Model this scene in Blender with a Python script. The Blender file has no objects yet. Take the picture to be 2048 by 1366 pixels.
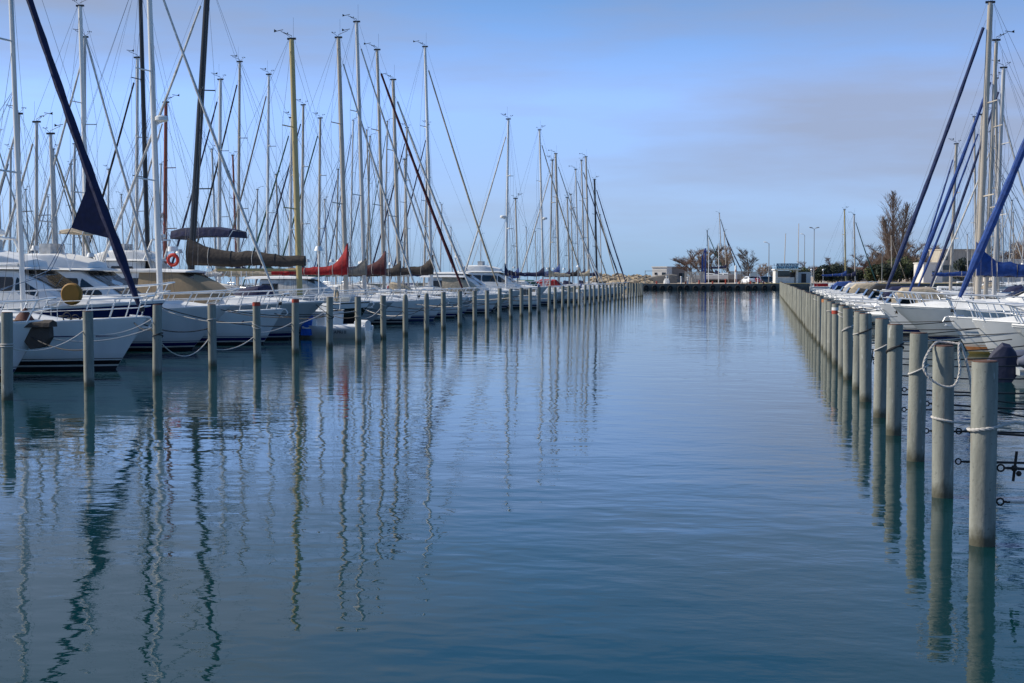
import bpy, math, random
from mathutils import Vector, Matrix
PI = math.pi
scene = bpy.context.scene
col = scene.collection
# ------------------------------------------------------------------ camera
H = 2.7; F = 2844.0; HOR = 552.0
PITCH = math.atan((683 - HOR) / F)
YAW = math.atan((1530 - 1024) * math.cos(PITCH) / F)
cd = bpy.data.cameras.new('camera'); cam = bpy.data.objects.new('camera', cd); col.objects.link(cam)
cam.location = (0, 0, H); cam.rotation_euler = (PI/2 - PITCH, 0, YAW)
cd.sensor_width = 36; cd.lens = F*36/2048; cd.clip_end = 20000; cd.clip_start = 0.1
scene.camera = cam
# ------------------------------------------------------------------ world, sun, exposure
SUN_EL = 38.0; SUN_AZ = 268.0      # degrees, azimuth clockwise from +Y (channel axis)
w = bpy.data.worlds.new('World'); scene.world = w; w.use_nodes = True
nt = w.node_tree; N = nt.nodes; Lk = nt.links
bg = N['Background']
sky = N.new('ShaderNodeTexSky'); sky.sky_type = 'NISHITA'; sky.sun_disc = False
sky.sun_elevation = math.radians(SUN_EL); sky.sun_rotation = math.radians(SUN_AZ)
sky.air_density = 1.0; sky.dust_density = 0.0; sky.ozone_density = 3.0
tc = N.new('ShaderNodeTexCoord')
tint = N.new('ShaderNodeMix'); tint.data_type = 'RGBA'; tint.blend_type = 'MULTIPLY'; tint.inputs[0].default_value = 1
Lk.new(sky.outputs[0], tint.inputs[6])
sxz = N.new('ShaderNodeSeparateXYZ'); Lk.new(tc.outputs['Generated'], sxz.inputs[0])
gr0 = N.new('ShaderNodeValToRGB'); Lk.new(sxz.outputs['Z'], gr0.inputs[0]); e_ = gr0.color_ramp.elements
e_[0].position = 0.0; e_[0].color = (.32, .56, 1.20, 1); e_[1].position = .45; e_[1].color = (.30, .80, 1.12, 1)
for p_, c_ in ((.053, (.64, .75, 1.22, 1)), (.123, (.94, 1.03, 1.5, 1)), (.20, (.64, .82, 1.08, 1))):
    q_ = e_.new(p_); q_.color = c_
Lk.new(gr0.outputs[0], tint.inputs[7])
def wnoise(scale, detail, sx, sy, sz, loc=(0, 0, 0)):
    mp = N.new('ShaderNodeMapping'); mp.inputs['Scale'].default_value = (sx, sy, sz); mp.inputs['Location'].default_value = loc
    Lk.new(tc.outputs['Generated'], mp.inputs[0])
    nz = N.new('ShaderNodeTexNoise'); nz.inputs['Scale'].default_value = scale; nz.inputs['Detail'].default_value = detail
    nz.inputs['Roughness'].default_value = 0.55
    Lk.new(mp.outputs[0], nz.inputs['Vector']); return nz
n1 = wnoise(1.7, 6, 1, 1, 4.6, (3.1, 0.4, 0.9))
cr = N.new('ShaderNodeValToRGB'); cr.color_ramp.elements[0].position = .47; cr.color_ramp.elements[1].position = .70
def wm(op, a, b):
    q = N.new('ShaderNodeMath'); q.operation = op
    for i, v in enumerate((a, b)):
        if isinstance(v, (int, float)): q.inputs[i].default_value = v
        else: Lk.new(v, q.inputs[i])
    return q.outputs[0]
X_, Z_ = sxz.outputs['X'], sxz.outputs['Z']
left_ = wm('MINIMUM', wm('MULTIPLY', wm('MAXIMUM', wm('SUBTRACT', wm('MULTIPLY', X_, -1.0), .14), 0.0), 3.4), 1.0)   # cloud bank standing high in the left part of the sky
high_ = wm('MINIMUM', wm('MULTIPLY', wm('MAXIMUM', wm('SUBTRACT', Z_, .09), 0.0), 8.0), 1.0)
bank = wm('MULTIPLY', wm('MULTIPLY', left_, high_), .40)
dz = wm('DIVIDE', wm('SUBTRACT', Z_, .105), .045)                                                                   # low streaky band in the right part
band = wm('MULTIPLY', wm('MAXIMUM', wm('SUBTRACT', 1.0, wm('MULTIPLY', dz, dz)), 0.0), wm('MULTIPLY', wm('MINIMUM', wm('MAXIMUM', wm('MULTIPLY', wm('ADD', X_, .14), 7.0), 0.0), 1.0), .085))
n2 = wnoise(5.5, 7, 1, 1, 7.0, (1.3, 2.4, 0.3))
cov = wm('ADD', wm('MULTIPLY', n1.outputs['Fac'], .65), wm('MULTIPLY', n2.outputs['Fac'], .35))
Lk.new(wm('ADD', wm('SUBTRACT', cov, .05), wm('ADD', bank, band)), cr.inputs[0])
cm = N.new('ShaderNodeMath'); cm.operation = 'MULTIPLY'; cm.inputs[1].default_value = .72
Lk.new(cr.outputs['Color'], cm.inputs[0])
cl = N.new('ShaderNodeMix'); cl.data_type = 'RGBA'; cl.blend_type = 'MIX'
Lk.new(cm.outputs[0], cl.inputs[0]); Lk.new(tint.outputs[2], cl.inputs[6]); cl.inputs[7].default_value = (2.75, 3.05, 3.9, 1)
Lk.new(cl.outputs[2], bg.inputs['Color']); bg.inputs['Strength'].default_value = 0.112
sd = bpy.data.lights.new('sun', 'SUN'); so = bpy.data.objects.new('sun', sd); col.objects.link(so)
sd.energy = 4.8; sd.angle = math.radians(.55); sd.color = (1, .93, .82)
_e, _a = math.radians(SUN_EL), math.radians(SUN_AZ)
sdir = Vector((math.sin(_a)*math.cos(_e), math.cos(_a)*math.cos(_e), math.sin(_e)))
so.rotation_euler = sdir.to_track_quat('Z', 'Y').to_euler()
scene.view_settings.view_transform = 'Standard'; scene.view_settings.look = 'None'
scene.view_settings.exposure = 0.15; scene.view_settings.gamma = 1
# ------------------------------------------------------------------ pixel -> world (photo pixels, 2048 wide)
hf = Vector((-math.sin(YAW), math.cos(YAW), 0)); hr = Vector((math.cos(YAW), math.sin(YAW), 0))
def PD(px, D):                      # point on the ground plan at camera depth D
    p = hf*D + hr*((px-1024)/F*D); return p.x, p.y
def Y_of(px, X):
    d = hf + hr*((px-1024)/F); return X/d.x*d.y
def X_of(px, Y):
    d = hf + hr*((px-1024)/F); return Y/d.y*d.x
def depth(X, Y): return X*hf.x + Y*hf.y
def Z_of(py, D): return H + (HOR-py)/F*D
def W(px, D, z=0): x, y = PD(px, D); return Vector((x, y, z))
# ------------------------------------------------------------------ materials
MATS = {}
def mat(name, c, rough=.5, metal=0, var=.12, scale=3, bump=0, coat=0, streak=False, stain=None, alpha=None):
    if name in MATS: return MATS[name]
    m = bpy.data.materials.new(name); m.use_nodes = True; n = m.node_tree.nodes; l = m.node_tree.links
    b = n['Principled BSDF']; b.inputs['Roughness'].default_value = rough; b.inputs['Metallic'].default_value = metal
    b.inputs['Coat Weight'].default_value = coat
    t = n.new('ShaderNodeTexCoord'); mp = n.new('ShaderNodeMapping'); l.new(t.outputs['Object'], mp.inputs[0])
    if streak: mp.inputs['Scale'].default_value = (1, 1, .12)
    z = n.new('ShaderNodeTexNoise'); z.inputs['Scale'].default_value = scale; z.inputs['Detail'].default_value = 5
    l.new(mp.outputs[0], z.inputs['Vector'])
    r = n.new('ShaderNodeValToRGB'); r.color_ramp.elements[0].position = .3; r.color_ramp.elements[1].position = .7
    r.color_ramp.elements[0].color = tuple(x*(1-var) for x in c)+(1,); r.color_ramp.elements[1].color = tuple(min(1, x*(1+var*.4)) for x in c)+(1,)
    l.new(z.outputs['Fac'], r.inputs[0]); out = r.outputs[0]
    if stain:                        # (colour, z_low, z_high): weathering band that stays with the object
        sc, z0, z1 = stain
        sx = n.new('ShaderNodeSeparateXYZ'); l.new(t.outputs['Object'], sx.inputs[0])
        mr = n.new('ShaderNodeMapRange'); mr.inputs['From Min'].default_value = z1; mr.inputs['From Max'].default_value = z0
        l.new(sx.outputs['Z'], mr.inputs['Value'])
        mu = n.new('ShaderNodeMath'); mu.operation = 'MULTIPLY'; l.new(mr.outputs[0], mu.inputs[0]); l.new(z.outputs['Fac'], mu.inputs[1])
        m2 = n.new('ShaderNodeMath'); m2.operation = 'MULTIPLY'; m2.inputs[1].default_value = 1.7; m2.use_clamp = True; l.new(mu.outputs[0], m2.inputs[0])
        mx = n.new('ShaderNodeMix'); mx.data_type = 'RGBA'; l.new(m2.outputs[0], mx.inputs[0]); l.new(out, mx.inputs[6]); mx.inputs[7].default_value = sc+(1,)
        out = mx.outputs[2]
    l.new(out, b.inputs['Base Color'])
    if bump:
        bp = n.new('ShaderNodeBump'); bp.inputs['Strength'].default_value = 1; bp.inputs['Distance'].default_value = bump
        l.new(z.outputs['Fac'], bp.inputs['Height']); l.new(bp.outputs[0], b.inputs['Normal'])
    MATS[name] = m; return m
white = mat('gelcoat_white', (.72, .73, .73), .18, coat=.4, var=.10, scale=1.2, streak=True, stain=((.42, .40, .30), 0, .5))
cream = mat('gelcoat_cream', (.62, .58, .47), .2, coat=.4, scale=1.2, streak=True)
greyh = mat('gelcoat_grey', (.42, .45, .46), .25, coat=.3, scale=1.2, streak=True)
deckm = mat('deck_white', (.74, .74, .72), .5, scale=2)
navyg = mat('gelcoat_navy', (.008, .012, .09), .12, coat=.6, scale=1)
blackg = mat('gelcoat_black', (.012, .012, .014), .15, coat=.5)
greeng = mat('gelcoat_green', (.02, .09, .06), .2, coat=.4)
antif = mat('antifouling', (.01, .012, .02), .7)
antif2 = mat('antifouling_blue', (.012, .03, .12), .7)
antif3 = mat('antifouling_ochre', (.28, .2, .05), .7)
glassm = mat('dark_window', (.012, .016, .02), .06, coat=.5, var=.3)
alum = mat('mast_alu', (.58, .56, .53), .42, .1, scale=2, streak=True)
alumw = mat('mast_white', (.72, .71, .68), .35, scale=2, streak=True)
alumt = mat('mast_taupe', (.50, .44, .36), .4, scale=2, streak=True)
maty = mat('mast_yellow', (.50, .39, .17), .4, scale=2, streak=True)
matb = mat('mast_black', (.012, .012, .014), .35)
matr = mat('mast_varnish', (.26, .055, .02), .35, scale=4, streak=True)
steel = mat('stainless', (.80, .80, .79), .32, .45, var=.05)
wire = mat('wire', (.10, .10, .11), .45, .5)
dark = mat('dark_fitting', (.015, .015, .017), .5)
rope_w = mat('rope_white', (.50, .47, .43), .8, scale=40, bump=.003)
rope_k = mat('rope_black', (.02, .02, .022), .8)
rope_b = mat('rope_blue', (.02, .07, .16), .8)
tan = mat('canvas_tan', (.30, .22, .13), .85, bump=.01, scale=6)
FAB = dict(navy=mat('canvas_navy', (.005, .010, .055), .8, bump=.03, scale=5, var=.35), blue=mat('canvas_blue', (.007, .05, .23), .75, bump=.03, scale=5, var=.35),
  red=mat('canvas_red', (.36, .006, .010), .8, bump=.03, scale=5, var=.35), maroon=mat('canvas_maroon', (.075, .008, .012), .8, bump=.03, scale=5, var=.35),
  brown=mat('canvas_brown', (.052, .041, .034), .85, bump=.03, scale=5, var=.3), grey=mat('canvas_grey', (.22, .20, .17), .85, bump=.03, scale=5, var=.3),
  beige=mat('canvas_beige', (.46, .38, .27), .85, bump=.03, scale=5, var=.3), white=mat('canvas_white', (.60, .58, .54), .8, bump=.03, scale=5, var=.35),
  black=mat('canvas_black', (.012, .012, .015), .8, bump=.03, scale=5, var=.35), green=mat('canvas_green', (.01, .075, .06), .8, bump=.03, scale=5, var=.35), tan=tan,
  steelblue=mat('canvas_slate', (.012, .028, .10), .8, bump=.03, scale=5, var=.35))
ORD = 'first second third fourth fifth sixth seventh eighth ninth tenth eleventh twelfth thirteenth fourteenth fifteenth sixteenth seventeenth eighteenth nineteenth twentieth'.split()
TENS = {2: 'twenty', 3: 'thirty', 4: 'forty', 5: 'fifty', 6: 'sixty', 7: 'seventy'}
def ordw(i):
    i += 1
    if i <= 20: return ORD[i-1]
    t, u = divmod(i, 10)
    return TENS[t]+'-'+ORD[u-1] if u else {3: 'thirtieth', 4: 'fortieth', 5: 'fiftieth', 6: 'sixtieth', 7: 'seventieth'}[t]
# ------------------------------------------------------------------ mesh builder
class MB:
    def __init__(s): s.v = []; s.f = []; s.m = []
    def add(s, vs, fs, m=0):
        o = len(s.v); s.v += [tuple(x) for x in vs]
        for q in fs: s.f.append(tuple(o+i for i in q)); s.m.append(m)
    def tube(s, pts, r, n=6, m=0, caps=True, sq=1):
        pts = [Vector(p) for p in pts]; k = len(pts)
        rr = r if isinstance(r, (list, tuple)) else [r]*k
        vs = []; fs = []; pu = None
        for i, p in enumerate(pts):
            t = (pts[min(i+1, k-1)] - pts[max(i-1, 0)])
            if t.length < 1e-9: t = Vector((0, 0, 1))
            t.normalize()
            if pu is None:
                a = Vector((0, 1, 0)) if abs(t.y) < .9 else Vector((1, 0, 0))
            else: a = pu
            u = a - t*a.dot(t)
            if u.length < 1e-6: u = t.orthogonal()
            u.normalize(); pu = u; q = t.cross(u)
            for j in range(n):
                an = 2*PI*j/n
                vs.append(p + (u*math.cos(an)*sq + q*math.sin(an))*rr[i])
        for i in range(k-1):
            for j in range(n):
                fs.append((i*n+j, i*n+(j+1) % n, (i+1)*n+(j+1) % n, (i+1)*n+j))
        if caps: fs += [tuple(range(n-1, -1, -1)), tuple((k-1)*n+j for j in range(n))]
        s.add(vs, fs, m)
    def loft(s, rings, m=0, closed=True, caps=True, bands=None):
        n = len(rings[0]); vs = [p for r in rings for p in r]; o = len(s.v); s.v += [tuple(x) for x in vs]
        for i in range(len(rings)-1):
            for j in range(n if closed else n-1):
                s.f.append((o+i*n+j, o+i*n+(j+1) % n, o+(i+1)*n+(j+1) % n, o+(i+1)*n+j)); s.m.append(bands[j] if bands else m)
        if caps:
            s.f.append(tuple(o+j for j in range(n-1, -1, -1))); s.m.append(m)
            s.f.append(tuple(o+(len(rings)-1)*n+j for j in range(n))); s.m.append(m)
    def box(s, c, d, m=0, rz=0):
        c = Vector(c); a = math.cos(rz); b = math.sin(rz); vs = []
        for z in (-1, 1):
            for x, y in ((-1, -1), (1, -1), (1, 1), (-1, 1)):
                X = x*d[0]/2; Y = y*d[1]/2; vs.append((c.x+X*a-Y*b, c.y+X*b+Y*a, c.z+z*d[2]/2))
        s.add(vs, [(3, 2, 1, 0), (4, 5, 6, 7), (0, 1, 5, 4), (1, 2, 6, 5), (2, 3, 7, 6), (3, 0, 4, 7)], m)
    def ball(s, c, r, n=8, m=0, sc=(1, 1, 1)):
        rings = []
        for i in range(n//2+1):
            a = PI*(i+.001)/(n//2+.002); rings.append([(c[0]+r*sc[0]*math.sin(a)*math.cos(2*PI*j/n), c[1]+r*sc[1]*math.sin(a)*math.sin(2*PI*j/n), c[2]-r*sc[2]*math.cos(a)) for j in range(n)])
        s.loft(rings, m)
    def cyl(s, c, r, h, n=12, m=0, r2=None): s.tube([c, (c[0], c[1], c[2]+h)], [r, r if r2 is None else r2], n, m)
    def torus(s, c, R, r, ax='y', n=16, k=6, m=0):
        rings = []
        for i in range(n):
            a = 2*PI*i/n; ring = []
            for j in range(k):
                b = 2*PI*j/k; q = R+r*math.cos(b); e = r*math.sin(b)
                p = {'y': (q*math.cos(a), e, q*math.sin(a)), 'z': (q*math.cos(a), q*math.sin(a), e), 'x': (e, q*math.cos(a), q*math.sin(a))}[ax]
                ring.append((c[0]+p[0], c[1]+p[1], c[2]+p[2]))
            rings.append(ring)
        rings.append(rings[0]); s.loft(rings, m, caps=False)
    def build(s, name, mats, parent=None, smooth=True, ang=35):
        me = bpy.data.meshes.new(name); me.from_pydata(s.v, [], s.f)
        if not isinstance(mats, (list, tuple)): mats = [mats]
        for x in mats: me.materials.append(x)
        me.polygons.foreach_set('material_index', s.m)
        if smooth:
            me.polygons.foreach_set('use_smooth', [True]*len(me.polygons))
            me.set_sharp_from_angle(angle=math.radians(ang))
        me.update()
        o = bpy.data.objects.new(name, me); col.objects.link(o)
        if parent: o.parent = parent
        return o
def empty(name, loc, rz=0):
    o = bpy.data.objects.new(name, None); col.objects.link(o); o.location = loc; o.rotation_euler = (0, 0, rz); o.empty_display_size = .3; return o
def tag(o, label=None, cat=None, group=None, kind=None):
    if label: o['label'] = label
    if cat: o['category'] = cat
    if group: o['group'] = group
    if kind: o['kind'] = kind
    return o
def copy_tree(o, parent=None):
    c = o.copy(); col.objects.link(c)
    if parent: c.parent = parent
    for ch in [x for x in bpy.data.objects if x.parent == o]: copy_tree(ch, c)
    return c
def ring(x, wb, zb, wt, zt, cam_=.06, rd=.08):      # closed trapezoid section across the boat
    rd = min(rd, wt*.4+.001)
    return [(x, -wb, zb), (x, -wt, zt-rd), (x, -wt+rd*.35, zt-rd*.3), (x, -wt+rd, zt), (x, 0, zt+cam_), (x, wt-rd, zt), (x, wt-rd*.35, zt-rd*.3), (x, wt, zt-rd), (x, wb, zb)]
def body(mb, st, m=0, cam_=.06, rd=.08): mb.loft([ring(*q, cam_=cam_, rd=rd) for q in st], m)
def lerp(a, b, t): return a+(b-a)*t
def side_strip(mb, a, b, u0, u1, v0, v1, off=.012, m=0, v2=None, v3=None, sides=(-1, 1)):
    # window strip on the side of a body between stations a and b; v2,v3 = heights at the far end
    v2 = v0 if v2 is None else v2; v3 = v1 if v3 is None else v3
    def P(u, v, s):
        x, wb, zb, wt, zt = (lerp(a[i], b[i], u) for i in range(5)); zt -= .08
        return Vector((x, s*(lerp(wb, wt, v)+off), lerp(zb, zt, v)))
    for s in sides:
        e = (u1-u0)*.04
        q = [P(u0+e, v0, s), P(u1-e, v2, s), P(u1, lerp(v2, v3, .2), s), P(u1, lerp(v2, v3, .8), s), P(u1-e, v3, s), P(u0+e, v1, s), P(u0, lerp(v0, v1, .8), s), P(u0, lerp(v0, v1, .2), s)]
        n = len(q); mb.add(q+[Vector((p.x, p.y-s*.02, p.z)) for p in q], [tuple(range(n)), ] + [(i, (i+1) % n, n+(i+1) % n, n+i) for i in range(n)], m)
# ------------------------------------------------------------------ hull shared by all boats
def hull_pt(L, B, fb, t, z, rake, flare=.2, full=2.3, stern=.8):
    s = fb*(.80+.20*t*t)
    if t < .45: b = stern+(1-stern)*(1-((.45-t)/.45)**2)
    else: b = 1-((t-.45)/.55)**full
    b = max(b, .0)*B/2+.02
    zf = max(0, z)/s
    fl = flare+.35*max(0, (t-.5)/.5)**1.5
    wfac = (1-fl)+fl*zf**.75
    if z < 0: wfac *= max(0, 1+z*1.6)
    k = max(0, (t-.55)/.45)**2
    x = -L*(1-t)-rake*(1-zf)*k + .25*(1-zf)*max(0, 1-t*5)*0
    if z < 0: x += z*k*1.2
    return Vector((x, b*wfac, z))
def sheer(fb, t): return fb*(.80+.20*t*t)
def make_hull(root, L, B, fb, mats, rake=.9, flare=.2, full=2.3, stern=.8, band=0, nst=18, style=0):
    # mats: hull, stripe, antifoul, band
    mb = MB(); rings = []
    for i in range(nst+1):
        t = i/nst; t = 1-(1-t)**1.25
        s = sheer(fb, t)
        zs = [s, s-.05, s-max(band, .06)-.05, s*.62, .42, .33, .31, .27, .15, .10, 0, -.18, -.38]
        R = [hull_pt(L, B, fb, t, z, rake, flare, full, stern) for z in zs]
        rings.append([Vector((p.x, -p.y, p.z)) for p in R]+[Vector((R[-1].x, 0, -.45))]+list(reversed(R)))
    bm_ = [0, 3 if band else 0, 0, 0, 0, 1, 0, 1, 0, 2, 2, 2, 2]; bands = bm_+bm_[::-1]; bands = bands[:26]
    mb.loft(rings, 0, closed=False, caps=True, bands=bands)
    mb.build('hull', mats, root, ang=50)
    d = MB(); rr = []
    for i in range(nst+1):
        t = i/nst; t = 1-(1-t)**1.25; s = sheer(fb, t); p = hull_pt(L, B, fb, t, s, rake, flare, full, stern); b = p.y-.01
        rr.append([(p.x, b*q, s-.03+.10*(1-q*q)) for q in (-1, -.75, -.4, 0, .4, .75, 1)])
    d.loft(rr, 0, closed=False, caps=False)
    for sgn in (-1, 1): d.tube([(q[0][0]-.02, q[0][1]*sgn*-1+.0, q[0][2]+.06) for q in rr], .035, 6)
    d.build('deck', deckm, root)
def rail(root, L, B, fb, rake, x0, x1, h=.62, name='guard_rail', tops=2, step=1.8, r=.014, full=2.3, stern=.8, both=(-1, 1), slant=.25, bow=False, nose=.25):
    """stainless rail along the sheer from x0 (forward) to x1 (aft), optionally closed round the bow"""
    mb = MB()
    for sgn in both:
        n = max(2, int(abs(x1-x0)/step)+1); tp = []
        for i in range(n+1):
            x = lerp(x0, x1, i/n); t = min(1, 1+x/L); s = sheer(fb, t); y = hull_pt(L, B, fb, t, s, rake, .2, full, stern).y*.95
            mb.tube([(x, sgn*y, s), (x+slant, sgn*y*1.0, s+h)], r, 5); tp.append((x+slant, sgn*y, s+h))
        if bow: tp = [(nose, 0, sheer(fb, 1)+h+.04), (nose-.12, sgn*.22, sheer(fb, 1)+h+.03)]+tp
        mb.tube(tp, r*1.15, 5)
        if tops > 1: mb.tube([(p[0]-slant*.5, p[1], p[2]-h*.48) for p in tp], r*.8, 5)
    if name == 'pushpit': mb.tube([(tp[-1][0], -tp[-1][1], tp[-1][2]), (tp[-1][0]-.05, 0, tp[-1][2]), tp[-1]], r, 5)
    return mb.build(name, steel, root)
def vane(mb, x, z, k=0):
    mb.tube([(x, 0, z), (x, 0, z+.12), (x+.55*(1 if k % 2 else -1), 0, z+.34)], .014, 4)
    e = .55*(1 if k % 2 else -1)
    mb.tube([(x+e-.22, 0, z+.36), (x+e+.12, 0, z+.42)], .018, 4); mb.add([(x+e-.34, 0, z+.30), (x+e-.16, .004, z+.36), (x+e-.34, 0, z+.46)], [(0, 1, 2), (2, 1, 0)])
    for j in range(3): mb.ball((x-.3+.1*math.cos(j*2.1), .1*math.sin(j*2.1), z+.25), .035, 6)
    mb.tube([(x-.02, 0, z), (x-.3, 0, z+.22)], .01, 4); mb.tube([(x+.08, .04, z), (x+.08, .04, z+1.0)], .006, 3)
RND = random.Random(7)
def sailboat(X, Y, dirn, J, M, L=10, B=3.2, fb=1.2, hull=white, stripe=navyg, foul=antif, band=None, genoa='white', gr=.075, cover='navy', mastm=alum, mr=.1,
             lod=0, hood='navy', bimini=None, radar=False, flap=False, ch=1.0, rake=.85, wheel=False, rz=0, z_g=.45, lean=1.5, gtop=.93, furl2=False, arm=0, bh=1.75, pk=.55, bl=None, bim=None):
    root = empty('sailing_boat', (X, Y, 0), (0 if dirn > 0 else PI)+rz)
    make_hull(root, L, B, fb, [hull, stripe, foul, band or hull], rake=rake, band=.22 if band else 0, nst=18 if lod < 2 else 9)
    hs = fb*.86; ch_ = .42
    # cabin trunk
    st = [(-.20*L, .18*B*.6, hs, .14*B*.6, hs+.10), (-.27*L, .24*B, hs-.02, .19*B, hs+.22), (-.36*L, .30*B, hs-.04, .24*B, hs+ch_*.86), (-.52*L, .33*B, hs-.06, .27*B, hs+ch_), (-.68*L, .33*B, hs-.08, .27*B, hs+ch_+.02)]
    c = MB(); body(c, st); cab = c.build('cabin', deckm, root)
    wdw = MB(); side_strip(wdw, st[2], st[3], .1, .9, .40, .78, v2=.34, v3=.78); side_strip(wdw, st[3], st[4], .12, .85, .38, .78); wdw.build('window', glassm, cab, smooth=False)
    if lod < 2:
        hm = MB(); hm.box((-.17*L, 0, hs+.14), (.55, .55, .06)); hm.box((-.42*L, 0, hs+ch_+.08), (.5, .5, .05)); hm.build('hatch', glassm, root)
        for s in (-1, 1):
            ck = MB(); body(ck, [(-.67*L, .09, hs-.06, .06, hs+.30), (-.95*L, .09, hs-.1, .06, hs+.18)])
            ck.v = [(x, y+s*.27*B, z) for x, y, z in ck.v]; ck.build('cockpit_coaming', deckm, root)
    # mast
    xm = -J; ln = math.radians(lean); base = hs+.28; tx = lambda z: xm-(z-base)*math.tan(ln)
    m = MB(); m.tube([(tx(base), 0, base), (tx(M*.5), 0, M*.5), (tx(M*.93), 0, M*.93), (tx(M), 0, M)], [mr, mr, mr*.85, mr*.78], 10, sq=.75)
    m.tube([(tx(base)-mr*1.02, 0, base+.9), (tx(M)-mr*.8, 0, M-.1)], .012, 4)
    mast = m.build('mast', mastm, root)
    sp = MB(); tips = []
    for q, w in ((.42, .95), (.70, .72)) if M > 11 else ((.55, .8),):
        z = M*q
        sp = MB(); sp.tube([(tx(z)-.38, -w*.95, z+.06), (tx(z), 0, z), (tx(z)-.38, w*.95, z+.06)], .03, 5, sq=.5); sp.build('spreader', mastm, mast)
        tips.append((z, w))
    v = MB(); v.box((tx(M), 0, M+.03), (.42, .12, .09)); vane(v, tx(M), M+.06, int(X*7)); v.build('wind_vane', dark, mast)
    # standing rigging
    wr = .0075 if lod < 1 else .009
    fx, fz = -.12, fb+.12; gz = M*gtop
    w_ = MB(); w_.tube([(fx, 0, fz), (tx(gz)+mr, 0, gz)], wr, 3)
    if gtop < .97: w_.tube([(fx+.05, 0, fz), (tx(M)+mr, 0, M)], wr*.8, 3)
    w_.build('forestay', wire, root)
    w_ = MB(); w_.tube([(-L*.985, 0, fb*.82), (tx(M)-mr, 0, M)], wr, 3); w_.build('backstay', wire, root)
    for s in (-1, 1):
        w_ = MB(); cy = B*.46
        w_.tube([(xm-.3, s*cy, hs), (tx(tips[0][0])-.38, s*tips[0][1]*.95, tips[0][0]+.06), (tx(tips[-1][0])-.38, s*tips[-1][1]*.95, tips[-1][0]+.06), (tx(M), 0, M-.1)], wr, 3)
        w_.tube([(xm+.1, s*cy*.95, hs), (tx(tips[0][0]), 0, tips[0][0]-.1)], wr, 3); w_.tube([(xm-.7, s*cy*.95, hs), (tx(tips[-1][0]), 0, tips[-1][0]-.1)], wr, 3)
        w_.build('shroud', wire, root)
    if lod < 2:
        w_ = MB()
        for k in range(3):
            a = RND.uniform(-.3, .3); w_.tube([(xm+.25+.1*k, a, hs+.3), (tx(M*.9), a*.2, M*(.8+.06*k))], .006, 3)
        w_.tube([(xm-.6, .5, hs+.4), (tx(M*.72), .1, M*.72)], .006, 3); w_.build('halyard', rope_w if RND.random() < .6 else wire, root)
    # furled headsail
    if genoa:
        g = MB(); pts = []; rad = []
        for i in range(23):
            u = i/22; z = lerp(fz+z_g, gz-.35, u); x = lerp(fx, tx(gz)+mr, (z-fz)/(gz-fz)); sag = -.10*math.sin(PI*u)
            pts.append((x+sag*.4, 0, z+sag)); rr = gr*(.45+.75*min(1, u*7))*(1-.42*u)*(1+.10*math.sin(i*2.3)); rad.append(rr)
        g.tube(pts, rad, 8)
        gm = FAB[genoa] if isinstance(genoa, str) else genoa
        go = g.build('furled_sail', gm, root)
        dr = MB(); dr.cyl((fx-.02, 0, fz+.08), .09, .16, 10); dr.build('furling_drum', dark, root)
        if flap:
            f = MB(); za, zb = 4.9, 3.9; P = lambda z: lerp(fx, tx(gz)+mr, (z-fz)/(gz-fz))
            A = [(P(6.1), 0, 6.1), (P(5.1)-.45, .05, 5.15), (P(4.25)-1.25, .1, 4.1), (P(3.9)-.55, .06, 3.88), (P(3.7), 0, 3.74)]
            f.add(A+[(x, y+.03, z) for x, y, z in A], [(0, 1, 2, 3, 4), (9, 8, 7, 6, 5), (0, 5, 6, 1), (1, 6, 7, 2), (2, 7, 8, 3), (3, 8, 9, 4)]); f.build('sail_clew', gm, go)
            s1 = MB(); s1.tube([A[2], (P(3)-2.6, .6, 2.9), (-L*.62, B*.3, 1.5)], .012, 4); s1.tube([A[2], (P(3)-2.2, -.6, 2.7), (-L*.6, -B*.3, 1.5)], .012, 4); s1.build('sheet', rope_b, root)
    # boom and sail cover
    bz = hs+bh; bl = bl or min(.40*L, L-J-1.2)
    if bl > 1:
        b_ = MB(); b_.tube([(tx(bz)-.1, 0, bz), (tx(bz)-bl, 0, bz+.02)], .07, 8); b_.build('boom', mastm, root)
        if cover:
            cv = MB(); rg = []; nn = 16; rn = random.Random(int(abs(Y)*3))
            for i in range(nn+1):
                u = i/nn; x = tx(bz)+.12-(bl+.1)*u; hh = lerp(.55, .26, u**.7)*ch+.92*pk*ch*max(0, 1-u*4.5)**1.8; wd = .20*ch*(1-.45*u)
                hh *= 1+rn.uniform(-.07, .07)*(.3 if u < .25 else 1); dz = rn.uniform(-.06, .03)
                rg.append([(x, wd*math.sin(2*PI*j/12)*(1 if math.cos(2*PI*j/12) < .3 else .75)*(1+rn.uniform(-.06, .06)), bz-.10+dz+hh*(.5-.5*math.cos(PI*(1+math.cos(2*PI*j/12))/2))*1.0) for j in range(12)])
            cv.loft(rg); cvo = cv.build('sail_cover', FAB[cover], root)
            if lod < 2:
                for k in (3, 6, 9, 12):
                    sb = MB(); c0 = Vector(((rg[k][0][0]), 0, sum(p[2] for p in rg[k])/12)); ps = [c0+(Vector(p)-c0)*1.035 for p in rg[k]]; ps += ps[:2]; sb.tube(ps, .014, 4, caps=False); sb.build('lashing', rope_w if cover in ('white', 'grey', 'beige') or k % 2 else dark, cvo)
        if lod < 2:
            t_ = MB(); t_.tube([(tx(bz)-bl+.1, 0, bz), (tx(M)-mr, 0, M-.05)], .006, 3)
            for q in (.35, .6, .85): 
                for s in (-1, 1): t_.tube([(tx(bz)-bl*q, s*.12, bz), (tx(M*.6), 0, M*.6)], .005, 3)
            t_.build('lazy_jack', wire, root)
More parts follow.
